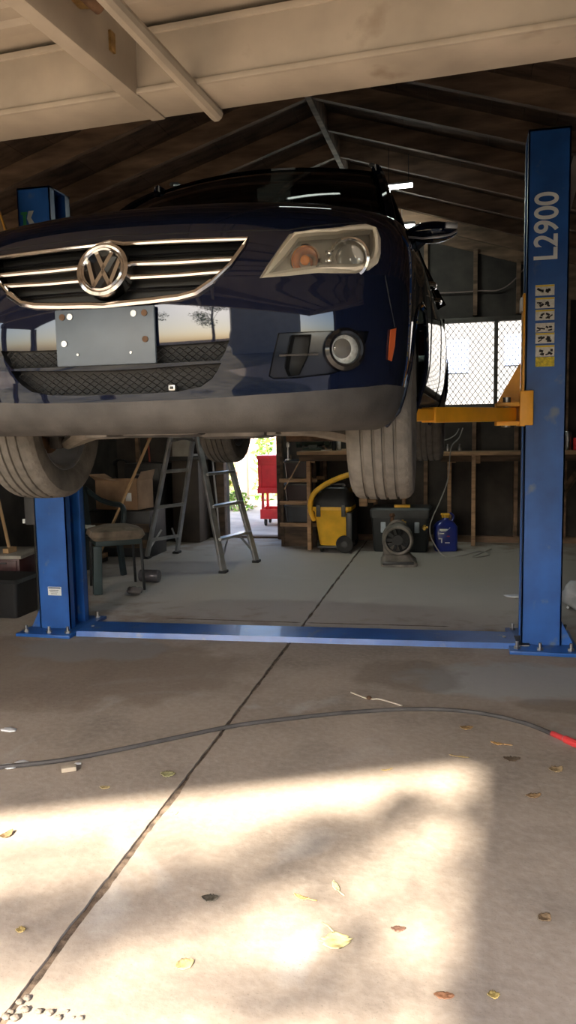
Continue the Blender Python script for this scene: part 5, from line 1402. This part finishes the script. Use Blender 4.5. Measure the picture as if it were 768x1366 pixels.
# trees beyond, crowns shading the floor in streaks
M_bark = mat('bark', (.16, .11, .075), .9, 0, .3, 6, .4, 20)
M_tl = [mat('tree_leaf', (.12, .20, .045), .6, 0, .25, 4), mat('tree_leaf_yellow', (.35, .30, .07), .6, 0, .25, 4)]
def tree(x, y, h, lab, clumps, seed, r0=.16, sz=.15):
    rr = random.Random(seed); t = empty('yard_tree', (x, y, -.02), 0, lab, 'tree', 'trees behind the viewpoint')
    b = MB(); b.tube([(x, y, 0), (x+.1, y+.05, h*.3), (x-.05, y, h*.6), (x+.1, y+.1, h*.85)], [r0, r0*.8, r0*.6, r0*.3], 10)
    top = Vector((x, y, h*.55))
    for c in clumps:
        m_ = top.lerp(c[0], .5)+Vector((0, 0, .3)); b.tube([top, m_, c[0]], [r0*.12, r0*.07, .008], 6)
    b.build('trunk', [M_bark], t, True)
    b = MB()
    for c, rad, n in clumps:
        for i in range(n):
            d = Vector((rr.gauss(0, 1), rr.gauss(0, 1), rr.gauss(0, 1))); d = d.normalized()*rr.random()**.5
            p = c+Vector((d.x*rad[0], d.y*rad[1], d.z*rad[2])); u = Vector((rr.gauss(0,1), rr.gauss(0,1), rr.gauss(0,1))).normalized(); v = u.cross(Vector((rr.gauss(0,1), rr.gauss(0,1), rr.gauss(0,1)))).normalized()
            s = sz*(.7+.6*rr.random()); b.mi = 0 if rr.random() < .75 else 1
            b.poly([p, p+u*s*.5+v*s*.3, p+u*s, p+u*s*.5-v*s*.3])
    b.build('crown', M_tl, t, True, recalc=False, ang=0)
def over(px, py, T): return at(px, py)-sd*T
cl1 = []
for px, py, rx, rz, n in ((0, 1248, .36, .07, 120), (110, 1222, .34, .07, 120), (215, 1196, .30, .08, 115), (320, 1165, .28, .08, 85), (400, 1135, .26, .07, 75), (470, 1105, .26, .07, 75), (560, 1078, .26, .06, 75), (600, 1150, .16, .05, 8), (560, 1215, .16, .05, 8), (470, 1225, .14, .04, 14)):
    cl1.append((over(px, py, 7.0), (rx, .08, rz*.8), n))
for px, py, rx, rz, n in ((210, 1350, .24, .04, 16), (320, 1335, .28, .05, 40), (440, 1312, .28, .05, 40), (560, 1275, .2, .04, 16), (140, 1140, .30, .03, 12), (540, 1180, .20, .04, 12), (500, 1345, .2, .04, 12)):
    cl1.append((over(px, py, 7.0), (rx, .08, rz*.8), n))
tree(-4.6, -4.4, 6.4, 'large leafy tree beside the added roof slab shading the doorway floor', cl1, 3, .16, .085)
for x, y, h, lab, sd_ in ((-6.5, -10, 6.5, 'leafy tree furthest left behind the added roof slab', 11), (-2.2, -15, 7.5, 'leafy tree beyond the end of the driveway', 12)):
    rr = random.Random(sd_)
    tree(x, y, h, lab, [(Vector((x+rr.uniform(-1.4, 1.4), y+rr.uniform(-1.2, 1.2), h*rr.uniform(.5, .95))), (.9, .9, .6), 220) for _ in range(8)], sd_, .2)
b = MB()
for i in range(40): b.bx(-14+i*.34, -14+i*.34+.32, -18, -17.96, 0, 1.8)
struct(b.build('front_fence', [M_fence[0]]))

sun = bpy.data.lights.new('sun', 'SUN'); sun.energy = 19.0; sun.angle = radians(1.15); sun.color = (1.0, .90, .76)
so = bpy.data.objects.new('sun', sun); COL.objects.link(so); so.rotation_euler = sd.to_track_quat('-Z', 'Y').to_euler()
for x, y, z, pw, hl, rz, lab in ((-.74, 4.15, 3.30, 3, .20, .54, 'short white LED tube light hung above the windscreen of the car'), (-1.1, 7.9, 3.30, 85, .6, 0, 'long white tube added under the roof behind the car to brighten the rear floor')):  # second tube is unseen, added to brighten the rear floor
    r = empty('tube_light', (x, y, z), rz, lab, 'light')
    b = MB(); b.bx(-hl, hl, -.015, .015, -.02, .0, .005); b.build('light_tube', [mat('led_tube_%d' % pw, (.9, .95, .95), .4, emit=(.90, 1.0, .90, pw))], r)
    b = MB(); b.bx(-hl-.01, hl+.01, -.022, .022, .001, .03, .004); b.tube([(-hl*.8, 0, .03), (-hl*.8, 0, roofz(x-hl*.8)-z+.02)], .003, 5); b.tube([(hl*.8, 0, .03), (hl*.8, 0, roofz(x+hl*.8)-z+.02)], .003, 5); b.build('light_housing', [M_alu], r)
w = bpy.data.worlds.new('sky'); SC.world = w; w.use_nodes = True
nt = w.node_tree; bg = nt.nodes['Background']
sk = nt.nodes.new('ShaderNodeTexSky'); sk.sky_type = 'NISHITA'; sk.sun_disc = False; sk.sun_elevation = radians(SUN_EL); sk.sun_rotation = radians(180+4); sk.air_density = 1.0; sk.dust_density = 2.5
nt.links.new(sk.outputs[0], bg.inputs[0]); bg.inputs[1].default_value = .74
SC.view_settings.view_transform = 'Standard'; SC.view_settings.look = 'None'; SC.view_settings.gamma = 1; SC.view_settings.exposure = 0.55; SC.view_settings.use_curve_mapping = False
